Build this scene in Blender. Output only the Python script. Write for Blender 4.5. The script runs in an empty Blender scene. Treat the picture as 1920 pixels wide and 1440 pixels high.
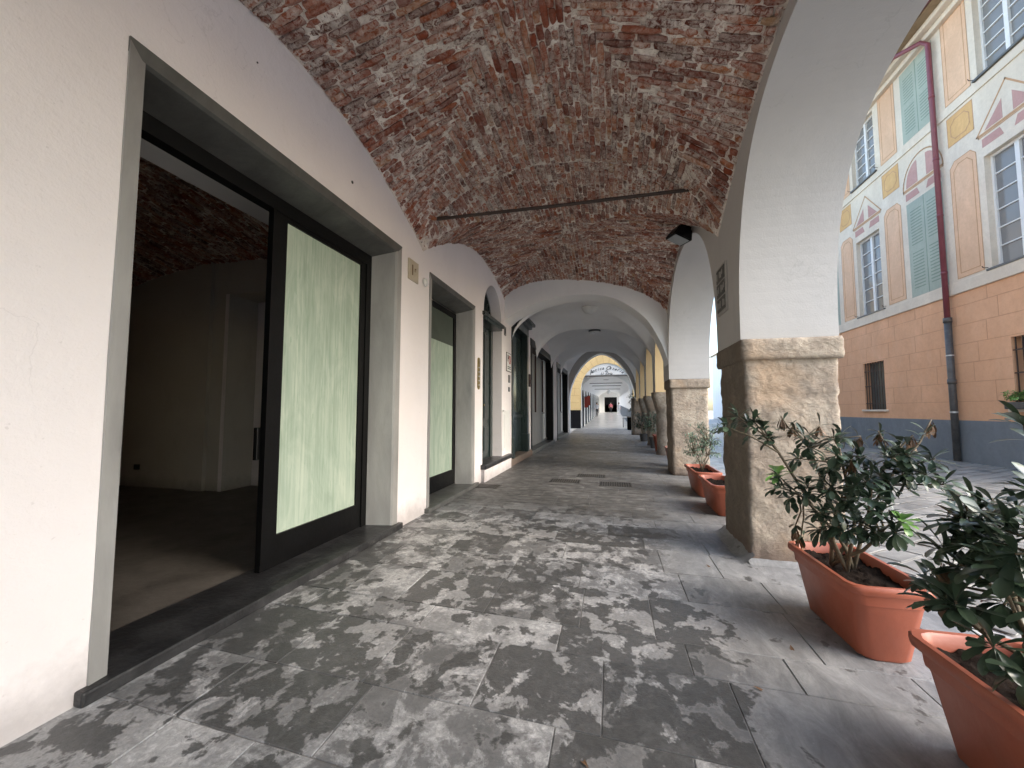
import bpy, bmesh, math, random
from mathutils import Vector, Matrix, noise
R=math.radians; rnd=random.Random(7); U=rnd.uniform
SC=bpy.context.scene; COL=SC.collection
# ------------------------------------------------------------ camera, world, sun, exposure
cam=bpy.data.cameras.new("camera"); co=bpy.data.objects.new("camera",cam); COL.objects.link(co)
cam.sensor_fit='HORIZONTAL'; cam.sensor_width=36; cam.lens=750/1920*36; cam.clip_start=.05; cam.clip_end=2000
co.location=(0,0,1.25); co.rotation_euler=(R(90+3.738),0,R(13.972)); SC.camera=co
W=bpy.data.worlds.new("World"); SC.world=W; W.use_nodes=True
nt=W.node_tree; sky=nt.nodes.new('ShaderNodeTexSky'); sky.sky_type='NISHITA'; sky.sun_disc=False
SUN_EL,SUN_AZ=34,104           # azimuth clockwise from +Y: light comes from behind right
sky.sun_elevation=R(SUN_EL); sky.sun_rotation=R(SUN_AZ); sky.air_density=1.2; sky.dust_density=2; sky.ozone_density=1
bg=nt.nodes['Background']; bg.inputs['Strength'].default_value=.15; nt.links.new(sky.outputs[0],bg.inputs[0])
sl=bpy.data.lights.new("sun",'SUN'); sl.energy=.75; sl.angle=R(50); sl.color=(1,1,1)
so=bpy.data.objects.new("sun",sl); COL.objects.link(so)
d=Vector((math.sin(R(SUN_AZ))*math.cos(R(SUN_EL)),math.cos(R(SUN_AZ))*math.cos(R(SUN_EL)),math.sin(R(SUN_EL))))
so.rotation_euler=d.to_track_quat('Z','Y').to_euler(); so.location=d*30
vs=SC.view_settings; vs.view_transform='Standard'; vs.look='None'; vs.gamma=1; vs.exposure=1.98; vs.use_curve_mapping=False
SC.cycles.max_bounces=10; SC.cycles.diffuse_bounces=6

# ------------------------------------------------------------ materials
def newmat(name):
    m=bpy.data.materials.new(name); m.use_nodes=True; t=m.node_tree; b=t.nodes['Principled BSDF']
    return m,t,b
def nd(t,ty,**k):
    n=t.nodes.new('ShaderNode'+ty)
    for a,v in k.items():
        if a in n.inputs.keys() if isinstance(a,str) else False: n.inputs[a].default_value=v
        else: setattr(n,a,v)
    return n
def lk(t,a,b): t.links.new(a,b)
def coords(t,scale=(1,1,1),kind='Object',rot=(0,0,0)):
    c=nd(t,'TexCoord'); m=nd(t,'Mapping'); m.inputs['Scale'].default_value=scale; m.inputs['Rotation'].default_value=rot
    lk(t,c.outputs[kind],m.inputs[0]); return m.outputs[0]
def noi(t,vec,scale,detail=6,rough=.6,dist=0):
    n=nd(t,'TexNoise'); n.inputs['Scale'].default_value=scale; n.inputs['Detail'].default_value=detail
    n.inputs['Roughness'].default_value=rough; n.inputs['Distortion'].default_value=dist
    if vec is not None: lk(t,vec,n.inputs['Vector'])
    return n.outputs['Fac']
def ramp(t,fac,stops,interp='LINEAR'):
    r=nd(t,'ValToRGB'); r.color_ramp.interpolation=interp; e=r.color_ramp.elements
    while len(e)<len(stops): e.new(.5)
    for el,(p,c) in zip(e,stops):
        el.position=p; el.color=(c,c,c,1) if isinstance(c,(int,float)) else (*c,1)
    lk(t,fac,r.inputs[0]); return r.outputs[0]
def mix(t,f,a,b,mode='MIX'):
    m=nd(t,'MixRGB',blend_type=mode)
    for i,v in ((0,f),(1,a),(2,b)):
        if hasattr(v,'links'): lk(t,v,m.inputs[i])
        else: m.inputs[i].default_value=v if i==0 else ((v,v,v,1) if isinstance(v,(int,float)) else (*v,1))
    return m.outputs[0]
def math_(t,op,a,b=0.0,clamp=False):
    m=nd(t,'Math',operation=op,use_clamp=clamp)
    for i,v in ((0,a),(1,b)):
        if hasattr(v,'links'): lk(t,v,m.inputs[i])
        else: m.inputs[i].default_value=v
    return m.outputs[0]
def bump(t,b,h,strength=.3,dist=.01,prev=None):
    n=nd(t,'Bump'); n.inputs['Strength'].default_value=strength; n.inputs['Distance'].default_value=dist
    lk(t,h,n.inputs['Height'])
    if prev is not None: lk(t,prev,n.inputs['Normal'])
    lk(t,n.outputs[0],b.inputs['Normal']); return n.outputs[0]
def S(name,c1,c2=None,scale=3,rough=.7,bs=0,bscale=30,metal=0,stretch=(1,1,1),spec=None,c3=None,detail=8,coat=0,rr=.08):
    m,t,b=newmat(name); v=coords(t,stretch)
    c2=c2 or tuple(x*.8 for x in c1)
    f=noi(t,v,scale,detail,.62,.3); st=[(.3,c2),(.68,c1)]
    if c3: st=[(.25,c3),(.42,c2),(.7,c1)]
    lk(t,ramp(t,f,st),b.inputs['Base Color'])
    b.inputs['Metallic'].default_value=metal
    lk(t,ramp(t,noi(t,v,scale*2.3,5),[(.2,max(rough-rr,.02)),(.8,min(rough+rr,1))]),b.inputs['Roughness'])
    if spec is not None: b.inputs['Specular IOR Level'].default_value=spec
    if coat: b.inputs['Coat Weight'].default_value=coat
    if bs: bump(t,b,noi(t,v,bscale,6,.6),bs,.01)
    return m
MT={}
def plaster(name,c,c2,stain,bs=.25):
    m,t,b=newmat(name); v=coords(t)
    base=ramp(t,noi(t,v,1.1,8,.6,.4),[(.3,c2),(.65,c)])
    v2=coords(t,(1,1,.35)); f=ramp(t,noi(t,v2,2.6,10,.7,.2),[(.58,0),(.8,.55)])
    base=mix(t,f,base,stain)
    # splash dirt near the foot of the wall
    g=nd(t,'NewGeometry'); s=nd(t,'SeparateXYZ'); lk(t,g.outputs['Position'],s.inputs[0])
    h=math_(t,'ADD',s.outputs[2],math_(t,'MULTIPLY',noi(t,v,5,6,.7),.35))
    low=ramp(t,h,[(.2,.75),(.42,0)])
    base=mix(t,low,base,tuple(x*.62 for x in stain))
    sp=ramp(t,noi(t,v,38,3,.5),[(.70,0),(.76,.35)])
    base=mix(t,sp,base,tuple(x*.75 for x in stain))
    vo=nd(t,'TexVoronoi',feature='DISTANCE_TO_EDGE'); vo.inputs['Scale'].default_value=.8; vd=nd(t,'VectorMath',operation='ADD'); nn_=nd(t,'TexNoise'); nn_.inputs['Scale'].default_value=3; nn_.inputs['Detail'].default_value=6; lk(t,v,nn_.inputs['Vector']); lk(t,v,vd.inputs[0]); lk(t,nn_.outputs['Color'],vd.inputs[1]); lk(t,vd.outputs[0],vo.inputs['Vector'])
    cr=math_(t,'MULTIPLY',ramp(t,vo.outputs['Distance'],[(.0,.22),(.005,0)]),ramp(t,noi(t,v,.8,3),[(.52,0),(.6,1)]))
    base=mix(t,cr,base,tuple(x*.6 for x in stain))
    scf=ramp(t,noi(t,coords(t,(1,1,2.2)),7,10,.8,.3),[(.66,0),(.72,.3)]); base=mix(t,math_(t,'MULTIPLY',scf,ramp(t,noi(t,v,.9,3),[(.48,0),(.58,1)])),base,tuple(x*.85 for x in stain))
    lk(t,base,b.inputs['Base Color']); b.inputs['Roughness'].default_value=.75; b.inputs['Specular IOR Level'].default_value=.3
    p=bump(t,b,noi(t,v,9,5,.6,.2),bs*.7,.02)
    bump(t,b,noi(t,v,75,4,.6),bs*1.3,.004,p)
    return m
MT['wall']=plaster('pinkish white wall plaster',(.79,.745,.738),(.745,.70,.69),(.64,.59,.575),.4)
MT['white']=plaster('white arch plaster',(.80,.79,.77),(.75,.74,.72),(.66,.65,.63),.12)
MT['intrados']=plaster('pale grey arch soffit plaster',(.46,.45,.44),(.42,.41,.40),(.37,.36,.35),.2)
MT['farwhite']=plaster('bright white far plaster',(.86,.86,.85),(.82,.82,.81),(.74,.74,.73),.05)
MT['vaultw']=plaster('greyish vault plaster',(.88,.87,.85),(.83,.82,.80),(.72,.71,.69),.3)
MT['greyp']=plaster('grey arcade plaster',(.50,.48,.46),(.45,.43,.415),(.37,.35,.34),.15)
MT['creamp']=plaster('cream yellow arch plaster',(.80,.60,.33),(.74,.52,.28),(.72,.38,.24),.15)
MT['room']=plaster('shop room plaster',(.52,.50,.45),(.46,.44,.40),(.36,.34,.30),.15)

def brick_mats(dark=1.0,tag=''):
    m,t,b=newmat('old brick'+tag); v=coords(t)
    a=nd(t,'Attribute',attribute_name='bc'); s=nd(t,'SeparateColor'); lk(t,a.outputs['Color'],s.inputs[0])
    k=dark
    col=ramp(t,s.outputs[0],[(0,(.08*k,.018*k,.010*k)),(.25,(.17*k,.036*k,.017*k)),(.55,(.265*k,.062*k,.026*k)),(.85,(.35*k,.105*k,.042*k)),(.97,(.38*k,.15*k,.06*k)),(1,(.36*k,.22*k,.12*k))])
    col=mix(t,ramp(t,noi(t,v,22,8,.7),[(.35,0),(.75,.65)]),col,(.11*k,.035*k,.02*k))
    lime=ramp(t,noi(t,v,3.1,9,.72,.6),[(.40,0),(.60,1)])
    fine=ramp(t,noi(t,v,27,8,.75,.8),[(.42,0),(.52,1)])
    msk=math_(t,'MULTIPLY',fine,math_(t,'ADD',math_(t,'MULTIPLY',lime,.58),math_(t,'MULTIPLY',s.outputs[1],.38)),True)
    wh=ramp(t,noi(t,v,14,6,.7),[(.3,(.42*k,.36*k,.31*k)),(.65,(.78*k,.71*k,.64*k))])
    lk(t,mix(t,msk,col,wh),b.inputs['Base Color']); b.inputs['Roughness'].default_value=.85; b.inputs['Specular IOR Level'].default_value=.25
    p=bump(t,b,noi(t,v,60,6,.7),.6,.006); bump(t,b,msk,.5,.004,p)
    m2,t,b=newmat('lime mortar'+tag); v=coords(t)
    c=ramp(t,noi(t,v,5,10,.75,.6),[(.25,(.25*k,.195*k,.155*k)),(.42,(.55*k,.48*k,.42*k)),(.62,(.82*k,.76*k,.69*k))])
    red=ramp(t,noi(t,v,17,8,.75,1.0),[(.54,0),(.60,.8)])
    c=mix(t,red,c,(.24*k,.07*k,.045*k)); c=mix(t,ramp(t,noi(t,v,38,5,.75),[(.58,0),(.66,.9)]),c,(.06*k,.036*k,.03*k))
    lk(t,c,b.inputs['Base Color']); b.inputs['Roughness'].default_value=.9; b.inputs['Specular IOR Level'].default_value=.2
    p=bump(t,b,noi(t,v,30,8,.7),.8,.012); bump(t,b,noi(t,v,110,4,.7),.5,.004,p)
    return m,m2
MT['brick'],MT['mortar']=brick_mats(1.0)
MT['brick_in'],MT['mortar_in']=brick_mats(1.15,' indoors')

def floor_mat(name,outdoor=False):
    m,t,b=newmat(name); v=coords(t)
    a=nd(t,'Attribute',attribute_name='bc'); s=nd(t,'SeparateColor'); lk(t,a.outputs['Color'],s.inputs[0])
    P=nd(t,'SeparateXYZ'); lk(t,v,P.inputs[0])
    if outdoor:
        base=ramp(t,s.outputs[0],[(0,(.13,.13,.125)),(.5,(.185,.18,.17)),(1,(.25,.24,.22))])
        base=mix(t,ramp(t,noi(t,v,2.2,8,.7,.5),[(.4,0),(.62,.7)]),base,(.36,.345,.32))
        lk(t,base,b.inputs['Base Color']); lk(t,ramp(t,noi(t,v,2.2,5),[(.3,.3),(.7,.6)]),b.inputs['Roughness'])
        bump(t,b,noi(t,v,30,8,.7),.4,.006); return m
    # worn mid grey slabs, each a slightly different tone
    base=ramp(t,math_(t,'ADD',math_(t,'MULTIPLY',s.outputs[0],.4),math_(t,'MULTIPLY',noi(t,v,9,10,.75,.5),.6)),[(.3,(.14,.14,.138)),(.5,(.225,.224,.222)),(.68,(.33,.328,.322))])
    base=mix(t,ramp(t,noi(t,v,48,8,.8),[(.35,.5),(.6,0)]),base,(.09,.09,.086))
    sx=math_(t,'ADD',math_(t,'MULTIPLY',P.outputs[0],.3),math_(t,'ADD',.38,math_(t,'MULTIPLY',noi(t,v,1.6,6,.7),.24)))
    rm=ramp(t,sx,[(.60,0),(.72,1)])                      # open side: drier, paler, smoother; bluish reflection put into its colour
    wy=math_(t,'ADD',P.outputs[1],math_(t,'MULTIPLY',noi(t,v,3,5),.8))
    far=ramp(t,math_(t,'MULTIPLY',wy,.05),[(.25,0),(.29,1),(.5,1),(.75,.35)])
    sof=math_(t,'MULTIPLY',math_(t,'SUBTRACT',s.outputs[1],.5),.13)
    fp=math_(t,'ADD',noi(t,coords(t,(1,.9,1)),3.8,12,.72,.3),math_(t,'MULTIPLY',sof,.5))
    pale=ramp(t,fp,[(.49,0),(.53,.5),(.60,.85)])
    palec=ramp(t,noi(t,v,26,10,.8,.9),[(.36,(.27,.27,.266)),(.5,(.42,.418,.41)),(.62,(.66,.655,.645))])
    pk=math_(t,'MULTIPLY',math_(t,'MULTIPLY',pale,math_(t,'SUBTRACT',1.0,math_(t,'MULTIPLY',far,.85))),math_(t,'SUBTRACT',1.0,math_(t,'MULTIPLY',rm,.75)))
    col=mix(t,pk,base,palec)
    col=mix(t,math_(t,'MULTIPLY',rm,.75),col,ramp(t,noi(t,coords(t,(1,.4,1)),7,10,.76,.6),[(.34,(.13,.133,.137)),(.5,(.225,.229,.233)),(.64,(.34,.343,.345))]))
    fd=math_(t,'ADD',math_(t,'ADD',math_(t,'MULTIPLY',noi(t,coords(t,(1,.85,1),rot=(0,0,.5)),7.2,8,.60,.25),.8),math_(t,'MULTIPLY',noi(t,v,1.5,3,.5),.2)),sof)
    fd=math_(t,'ADD',fd,math_(t,'MULTIPLY',rm,.13))
    damp=ramp(t,fd,[(.468,1),(.492,.12),(.51,0)])
    dcol=ramp(t,noi(t,v,24,8,.75),[(.3,(.042,.042,.041)),(.6,(.075,.075,.073)),(.72,(.13,.129,.125))])
    halo=ramp(t,fd,[(.488,.0),(.503,.22),(.53,0)])
    col=mix(t,math_(t,'MULTIPLY',halo,math_(t,'SUBTRACT',1.0,far)),col,(.36,.355,.345))
    col=mix(t,math_(t,'MULTIPLY',damp,.88),col,dcol)
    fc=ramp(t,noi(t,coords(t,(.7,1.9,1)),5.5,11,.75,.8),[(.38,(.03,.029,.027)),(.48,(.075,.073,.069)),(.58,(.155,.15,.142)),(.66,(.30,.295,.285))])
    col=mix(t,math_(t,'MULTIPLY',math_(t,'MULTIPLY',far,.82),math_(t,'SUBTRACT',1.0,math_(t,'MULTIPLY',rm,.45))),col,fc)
    spk=ramp(t,nd_vor(t,v,7),[(.0,.9),(.045,0)])
    col=mix(t,math_(t,'MULTIPLY',spk,.5),col,(.6,.59,.57))
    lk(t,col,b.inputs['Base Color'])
    rg=mix(t,damp,.56,.38); rg=mix(t,math_(t,'MULTIPLY',far,.8),rg,.50)
    lk(t,mix(t,.35,rg,noi(t,v,12,6,.7)),b.inputs['Roughness'])
    p=bump(t,b,noi(t,v,7,9,.7,.5),.35,.012); p=bump(t,b,noi(t,v,70,6,.75),.55,.004,p); bump(t,b,pale,.25,.003,p)
    return m
def nd_vor(t,v,scale):
    n=nd(t,'TexVoronoi'); n.inputs['Scale'].default_value=scale; lk(t,v,n.inputs['Vector']); return n.outputs['Distance']
MT['floor']=floor_mat('grey stone paving'); MT['alley']=floor_mat('alley stone paving',True)
MT['joint']=S('pale paving joint',(.40,.385,.36),(.10,.095,.088),4,.85,.5,40)
MT['jointdark']=S('alley paving joint',(.55,.53,.50),(.36,.35,.33),3,.85,.4,40)
MT['slate']=S('slate surround',(.115,.115,.108),(.075,.075,.07),4,.42,.25,25,stretch=(1,1,.3),c3=(.05,.05,.048))
MT['slatelight']=S('worn pale slate',(.34,.335,.32),(.25,.245,.235),3.5,.38,.2,30,stretch=(1,1,.3),c3=(.16,.16,.155))
MT['sill']=S('black slate sill',(.05,.05,.051),(.02,.02,.021),5,.36,.5,22,c3=(.02,.02,.021))
MT['black']=S('black painted metal',(.004,.004,.0045),(.0025,.0025,.0025),9,.42,.1,40,spec=.2)
MT['matte']=S('matt black boards',(.003,.003,.003),(.002,.002,.002),9,.9,spec=.02)
MT['green']=S('dark green painted wood',(.020,.034,.031),(.013,.023,.022),6,.3,.15,14,stretch=(2,2,.25),coat=.2)
MT['greengloss']=S('glossy green glass',(.05,.075,.068),(.03,.05,.045),2,.12,.0,10)
MT['iron']=S('rusty iron',(.055,.032,.022),(.03,.02,.016),20,.6,.4,60)
MT['brass']=S('aged brass',(.42,.32,.12),(.25,.19,.08),14,.35,.2,50,metal=.85)
MT['terra']=S('terracotta plastic',(.36,.10,.055),(.31,.083,.044),4,.45,.12,35,c3=(.27,.085,.05))
MT['terrap']=S('faded terracotta plastic',(.34,.14,.10),(.28,.11,.08),5,.5,.12,35)
MT['soil']=S('potting soil',(.022,.014,.009),(.011,.007,.005),60,.95,1,60,c3=(.009,.006,.005),spec=.1)
MT['marble']=S('number plate marble',(.50,.44,.34),(.42,.36,.27),9,.4)
MT['plaque']=S('mosaic plaque grey',(.12,.115,.10),(.05,.048,.042),35,.6,.3,50)
MT['plaquef']=S('plaque frame plaster',(.38,.36,.33),(.31,.29,.27),9,.7)
MT['paintw']=S('white paint',(.72,.72,.70),(.66,.66,.64),6,.45)
MT['greyw']=S('grey painted wood',(.22,.215,.205),(.17,.165,.16),6,.5,.1,20,stretch=(1,1,.3))
MT['redw']=S('dark red wood',(.055,.022,.018),(.035,.015,.012),6,.5)
MT['red']=S('red sign paint',(.45,.06,.035),(.38,.05,.03),4,.5)
MT['ink']=S('sign ink',(.03,.03,.03),(.02,.02,.02),8,.6)
MT['inkbrown']=S('brown engraved ink',(.16,.10,.05),(.13,.08,.04),8,.6)
MT['plastic']=S('white lamp plastic',(.75,.75,.73),(.70,.70,.68),6,.3)
MT['lampgrey']=S('grey lamp rim',(.12,.12,.12),(.09,.09,.09),6,.4)
MT['boxgrey']=S('grey green meter box',(.10,.115,.11),(.08,.09,.088),4,.5)
MT['zinc']=S('pale pipe',(.55,.55,.54),(.45,.45,.44),8,.35,metal=.3)
MT['skin']=S('skin',(.5,.3,.22),(.45,.27,.2),8,.5)
MT['pink']=S('pink shirt cloth',(.70,.20,.24),(.62,.16,.2),8,.8)
MT['navy']=S('dark trousers cloth',(.02,.02,.028),(.015,.015,.02),8,.8)
MT['pale']=S('pale cloth',(.55,.56,.6),(.45,.46,.5),8,.8)
MT['hair']=S('dark hair',(.03,.02,.015),(.02,.014,.01),8,.6)
MT['steelg']=S('lamp glass grey',(.35,.37,.38),(.28,.30,.31),5,.15)
MT['rust']=S('iron grate',(.10,.092,.082),(.05,.046,.042),18,.5,.4,60,metal=.4)

def wash():          # pane smeared with greenish whitewash in vertical brush strokes
    m,t,b=newmat('whitewashed pane'); v=coords(t)
    st=noi(t,coords(t,(1,15,.5)),1.2,9,.66,1.6); bl=noi(t,coords(t,(1,2.6,1.0)),1.7,6,.62,1.2)
    c=ramp(t,math_(t,'ADD',math_(t,'MULTIPLY',st,.5),math_(t,'MULTIPLY',bl,.5)),[(.36,(.26,.33,.26)),(.5,(.34,.41,.335)),(.62,(.43,.49,.405))])
    drip=ramp(t,noi(t,coords(t,(1,9,.9)),2.1,4,.55,2.2),[(.60,0),(.64,.5)])
    c=mix(t,drip,c,(.24,.33,.25))
    lk(t,c,b.inputs['Base Color']); b.inputs['Roughness'].default_value=.6; b.inputs['Specular IOR Level'].default_value=.15
    return m
MT['wash']=wash()
MT['panedark']=S('dim upper pane',(.085,.10,.085),(.065,.078,.065),1.5,.5,spec=.12)
def glass_dark(name,c):
    m,t,b=newmat(name); b.inputs['Base Color'].default_value=(*c,1); b.inputs['Roughness'].default_value=.12
    b.inputs['Specular IOR Level'].default_value=.4
    bump(t,b,noi(t,coords(t),1.7,2),.12,.02); return m
MT['winglass']=glass_dark('old window glass',(.20,.20,.195)); MT['shopglass']=glass_dark('shop window glass',(.10,.11,.105))

def stone_mat():
    m,t,b=newmat('worn sandstone'); v=coords(t)
    c=ramp(t,noi(t,v,2.6,10,.7,.5),[(.28,(.23,.185,.145)),(.45,(.34,.28,.225)),(.6,(.45,.385,.31)),(.75,(.55,.485,.40))])
    c=mix(t,ramp(t,noi(t,v,16,9,.75,.4),[(.35,.6),(.55,0)]),c,(.19,.15,.115))
    c=mix(t,ramp(t,noi(t,v,1.4,4,.6),[(.5,0),(.66,.55)]),c,(.44,.30,.19))
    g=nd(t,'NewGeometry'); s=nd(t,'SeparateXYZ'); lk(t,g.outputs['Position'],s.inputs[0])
    # passage side: mostly shade put into the colour, plus dirt and wear, ragged edge
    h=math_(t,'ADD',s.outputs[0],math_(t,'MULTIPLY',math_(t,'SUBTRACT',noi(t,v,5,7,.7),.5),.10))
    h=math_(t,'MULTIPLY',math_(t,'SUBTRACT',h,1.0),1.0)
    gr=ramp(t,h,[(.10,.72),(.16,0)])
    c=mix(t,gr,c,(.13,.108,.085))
    low=ramp(t,math_(t,'ADD',s.outputs[2],math_(t,'MULTIPLY',noi(t,v,6,6),.3)),[(.2,.8),(.36,0)])
    c=mix(t,low,c,(.15,.11,.09))
    lk(t,c,b.inputs['Base Color']); b.inputs['Roughness'].default_value=.88; b.inputs['Specular IOR Level'].default_value=.25
    p=bump(t,b,noi(t,coords(t,(1,1,1.6)),9,10,.72,.8),.9,.03); p=bump(t,b,nd_vor(t,v,26),.35,.012,p); bump(t,b,noi(t,v,80,5,.7),.6,.006,p)
    return m
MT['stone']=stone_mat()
def fresco(name,c1,c2,c3=None):
    m,t,b=newmat(name); v=coords(t)
    c=ramp(t,noi(t,v,.9,10,.68,.8),[(.3,c2),(.68,c1)])
    c=mix(t,ramp(t,noi(t,coords(t,(1,1,.3)),2.4,10,.75,.5),[(.5,0),(.72,.6)]),c,c3 or tuple(min(1,x*1.25) for x in c1))
    c=mix(t,ramp(t,noi(t,v,11,8,.75,.5),[(.3,.35),(.55,0)]),c,tuple(x*.72 for x in c2))
    c=mix(t,ramp(t,noi(t,coords(t,(1,1,.55)),.55,7,.7,.4),[(.42,.38),(.6,0)]),c,tuple(x*.7 for x in c2))
    c=mix(t,ramp(t,noi(t,v,2.6,9,.7,.9),[(.70,0),(.715,.7)]),c,(.62,.56,.48))
    lk(t,c,b.inputs['Base Color']); b.inputs['Roughness'].default_value=.85; b.inputs['Specular IOR Level'].default_value=.2
    bump(t,b,noi(t,v,25,8,.7),.3,.006); return m
MT['orange']=fresco('orange facade plaster',(.77,.46,.285),(.71,.40,.235),(.74,.47,.31))
MT['cream']=fresco('cream facade plaster',(.74,.66,.54),(.67,.58,.47),(.78,.72,.62))
MT['panel']=fresco('painted apricot panel',(.72,.49,.33),(.68,.44,.285))
MT['panely']=fresco('painted ochre panel',(.66,.43,.20),(.62,.38,.17))
MT['mauve']=fresco('painted mauve field',(.52,.32,.285),(.48,.28,.25),(.60,.44,.39))
MT['pgreen']=fresco('painted sage shutter',(.40,.45,.38),(.36,.41,.35),(.43,.49,.42))
MT['pgreend']=fresco('painted slat shadow line',(.25,.32,.26),(.22,.29,.24))
MT['pline']=fresco('painted brown line',(.55,.34,.2),(.5,.3,.17))
MT['plinth']=fresco('blue grey plinth',(.22,.245,.27),(.17,.195,.22),(.28,.30,.32))
MT['oyellow']=fresco('yellow ashlar plaster',(.80,.60,.30),(.76,.54,.26))
MT['oplinth']=fresco('black stone plinth',(.010,.010,.011),(.007,.007,.008),(.018,.018,.018))
MT['pipered']=S('wine red drainpipe',(.20,.05,.065),(.16,.04,.05),5,.4)
MT['pipedark']=S('dark iron drainpipe',(.05,.048,.048),(.10,.095,.09),7,.5,.3,40)
MT['eave']=S('brown eaves',(.30,.22,.13),(.22,.16,.09),4,.7)
def leafmat(name,c1,c2,rough=.3,trans=.12):
    m,t,b=newmat(name); a=nd(t,'Attribute',attribute_name='bc'); s=nd(t,'SeparateColor'); lk(t,a.outputs['Color'],s.inputs[0])
    c=ramp(t,s.outputs[0],[(0,c2),(1,c1)]); c=mix(t,math_(t,'MULTIPLY',s.outputs[1],.55),c,tuple(min(1,x*2.4+.02) for x in c1))
    lk(t,c,b.inputs['Base Color']); b.inputs['Roughness'].default_value=rough; b.inputs['Specular IOR Level'].default_value=.5
    return m
MT['leaf']=leafmat('glossy dark green leaf',(.045,.070,.040),(.015,.028,.018),.3)
MT['leafn']=leafmat('fresh light green leaf',(.16,.30,.07),(.09,.2,.05),.35)
MT['leafd']=leafmat('withered brown leaf',(.16,.085,.04),(.06,.035,.02),.6)
MT['leafo']=leafmat('small grey green leaf',(.14,.20,.13),(.05,.09,.06),.35)
MT['bark']=S('shrub bark',(.13,.10,.06),(.07,.055,.035),25,.8,.4,60)

# ------------------------------------------------------------ mesh helpers
class MB:
    def __init__(s): s.v=[];s.f=[];s.m=[];s.c=[]
    def add(s,vs,fs,mi=0,c=None):
        o=len(s.v); s.v+= [tuple(x) for x in vs]; s.f+=[tuple(o+i for i in f) for f in fs]; s.m+=[mi]*len(fs)
        s.c+=[c or (.5,.5,.5)]*len(vs)
    def box(s,x0,x1,y0,y1,z0,z1,mi=0,c=None,b=0):
        if b<=0:
            v=[(x,y,z) for x in(x0,x1) for y in(y0,y1) for z in(z0,z1)]
            s.add(v,[(0,1,3,2),(4,6,7,5),(0,4,5,1),(2,3,7,6),(0,2,6,4),(1,5,7,3)],mi,c); return
        bm=bmesh.new(); bmesh.ops.create_cube(bm,size=1)
        for q in bm.verts: q.co=Vector(((x0+x1)/2+q.co.x*(x1-x0),(y0+y1)/2+q.co.y*(y1-y0),(z0+z1)/2+q.co.z*(z1-z0)))
        bmesh.ops.bevel(bm,geom=bm.edges[:],offset=b,segments=2,affect='EDGES',profile=.6)
        s.bm(bm,mi,c)
    def bm(s,bm,mi=0,c=None,M=None):
        if M is not None: bm.transform(M)
        bm.verts.index_update(); s.add([tuple(v.co) for v in bm.verts],[tuple(v.index for v in f.verts) for f in bm.faces],mi,c); bm.free()
    def tube(s,pts,r,n=8,mi=0,c=None,cap=True):
        pts=[Vector(p) for p in pts]; rs=r if isinstance(r,(list,tuple)) else [r]*len(pts); vs=[];fs=[]
        for i,p in enumerate(pts):
            d=(pts[min(i+1,len(pts)-1)]-pts[max(i-1,0)]).normalized()
            a=d.orthogonal().normalized() if i==0 else (a-d*a.dot(d)).normalized()
            b=d.cross(a)
            for k in range(n):
                q=2*math.pi*k/n; vs.append(p+(a*math.cos(q)+b*math.sin(q))*rs[i])
        for i in range(len(pts)-1):
            for k in range(n): fs.append((i*n+k,i*n+(k+1)%n,(i+1)*n+(k+1)%n,(i+1)*n+k))
        if cap: fs+= [tuple(range(n))[::-1],tuple((len(pts)-1)*n+k for k in range(n))]
        s.add(vs,fs,mi,c)
    def lathe(s,c,prof,n=20,mi=0,axis='z'):
        vs=[];fs=[]
        for r,h in prof:
            for k in range(n):
                q=2*math.pi*k/n; a,b=r*math.cos(q),r*math.sin(q)
                vs.append((c[0]+a,c[1]+b,c[2]+h) if axis=='z' else ((c[0]+h,c[1]+a,c[2]+b) if axis=='x' else (c[0]+a,c[1]+h,c[2]+b)))
        for i in range(len(prof)-1):
            for k in range(n): fs.append((i*n+k,i*n+(k+1)%n,(i+1)*n+(k+1)%n,(i+1)*n+k))
        s.add(vs,fs,mi)
    def prismx(s,poly,x0,x1,mi=0,c=None):      # polygon in (y,z), extruded along x
        n=len(poly); v=[(x0,a,b) for a,b in poly]+[(x1,a,b) for a,b in poly]
        s.add(v,[tuple(range(n)),tuple(range(2*n-1,n-1,-1))]+[(i,(i+1)%n,n+(i+1)%n,n+i) for i in range(n)],mi,c)
    def grid(s,fn,nu,nv,mi=0,c=None,flip=False):
        vs=[fn(i/nu,j/nv) for i in range(nu+1) for j in range(nv+1)]; w=nv+1
        fs=[(i*w+j,(i+1)*w+j,(i+1)*w+j+1,i*w+j+1) for i in range(nu) for j in range(nv)]
        if flip: fs=[f[::-1] for f in fs]
        s.add(vs,fs,mi,c)
    def build(s,name,mats,parent=None,smooth=False,attr=False):
        me=bpy.data.meshes.new(name); me.from_pydata(s.v,[],s.f)
        for m in (mats if isinstance(mats,(list,tuple)) else [mats]): me.materials.append(MT[m] if isinstance(m,str) else m)
        me.polygons.foreach_set('material_index',s.m)
        if attr:
            a=me.color_attributes.new('bc','FLOAT_COLOR','POINT'); a.data.foreach_set('color',[q for c in s.c for q in (*c,1)])
        bm=bmesh.new(); bm.from_mesh(me); bmesh.ops.recalc_face_normals(bm,faces=bm.faces); bm.to_mesh(me); bm.free()
        if smooth: me.polygons.foreach_set('use_smooth',[True]*len(me.polygons))
        o=bpy.data.objects.new(name,me); COL.objects.link(o)
        if parent is not None:
            o.parent=parent; o.matrix_parent_inverse=parent.matrix_basis.inverted()
        return o
def tag(o,label=None,cat=None,group=None,kind=None):
    if label:o['label']=label
    if cat:o['category']=cat
    if group:o['group']=group
    if kind:o['kind']=kind
    return o
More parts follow.
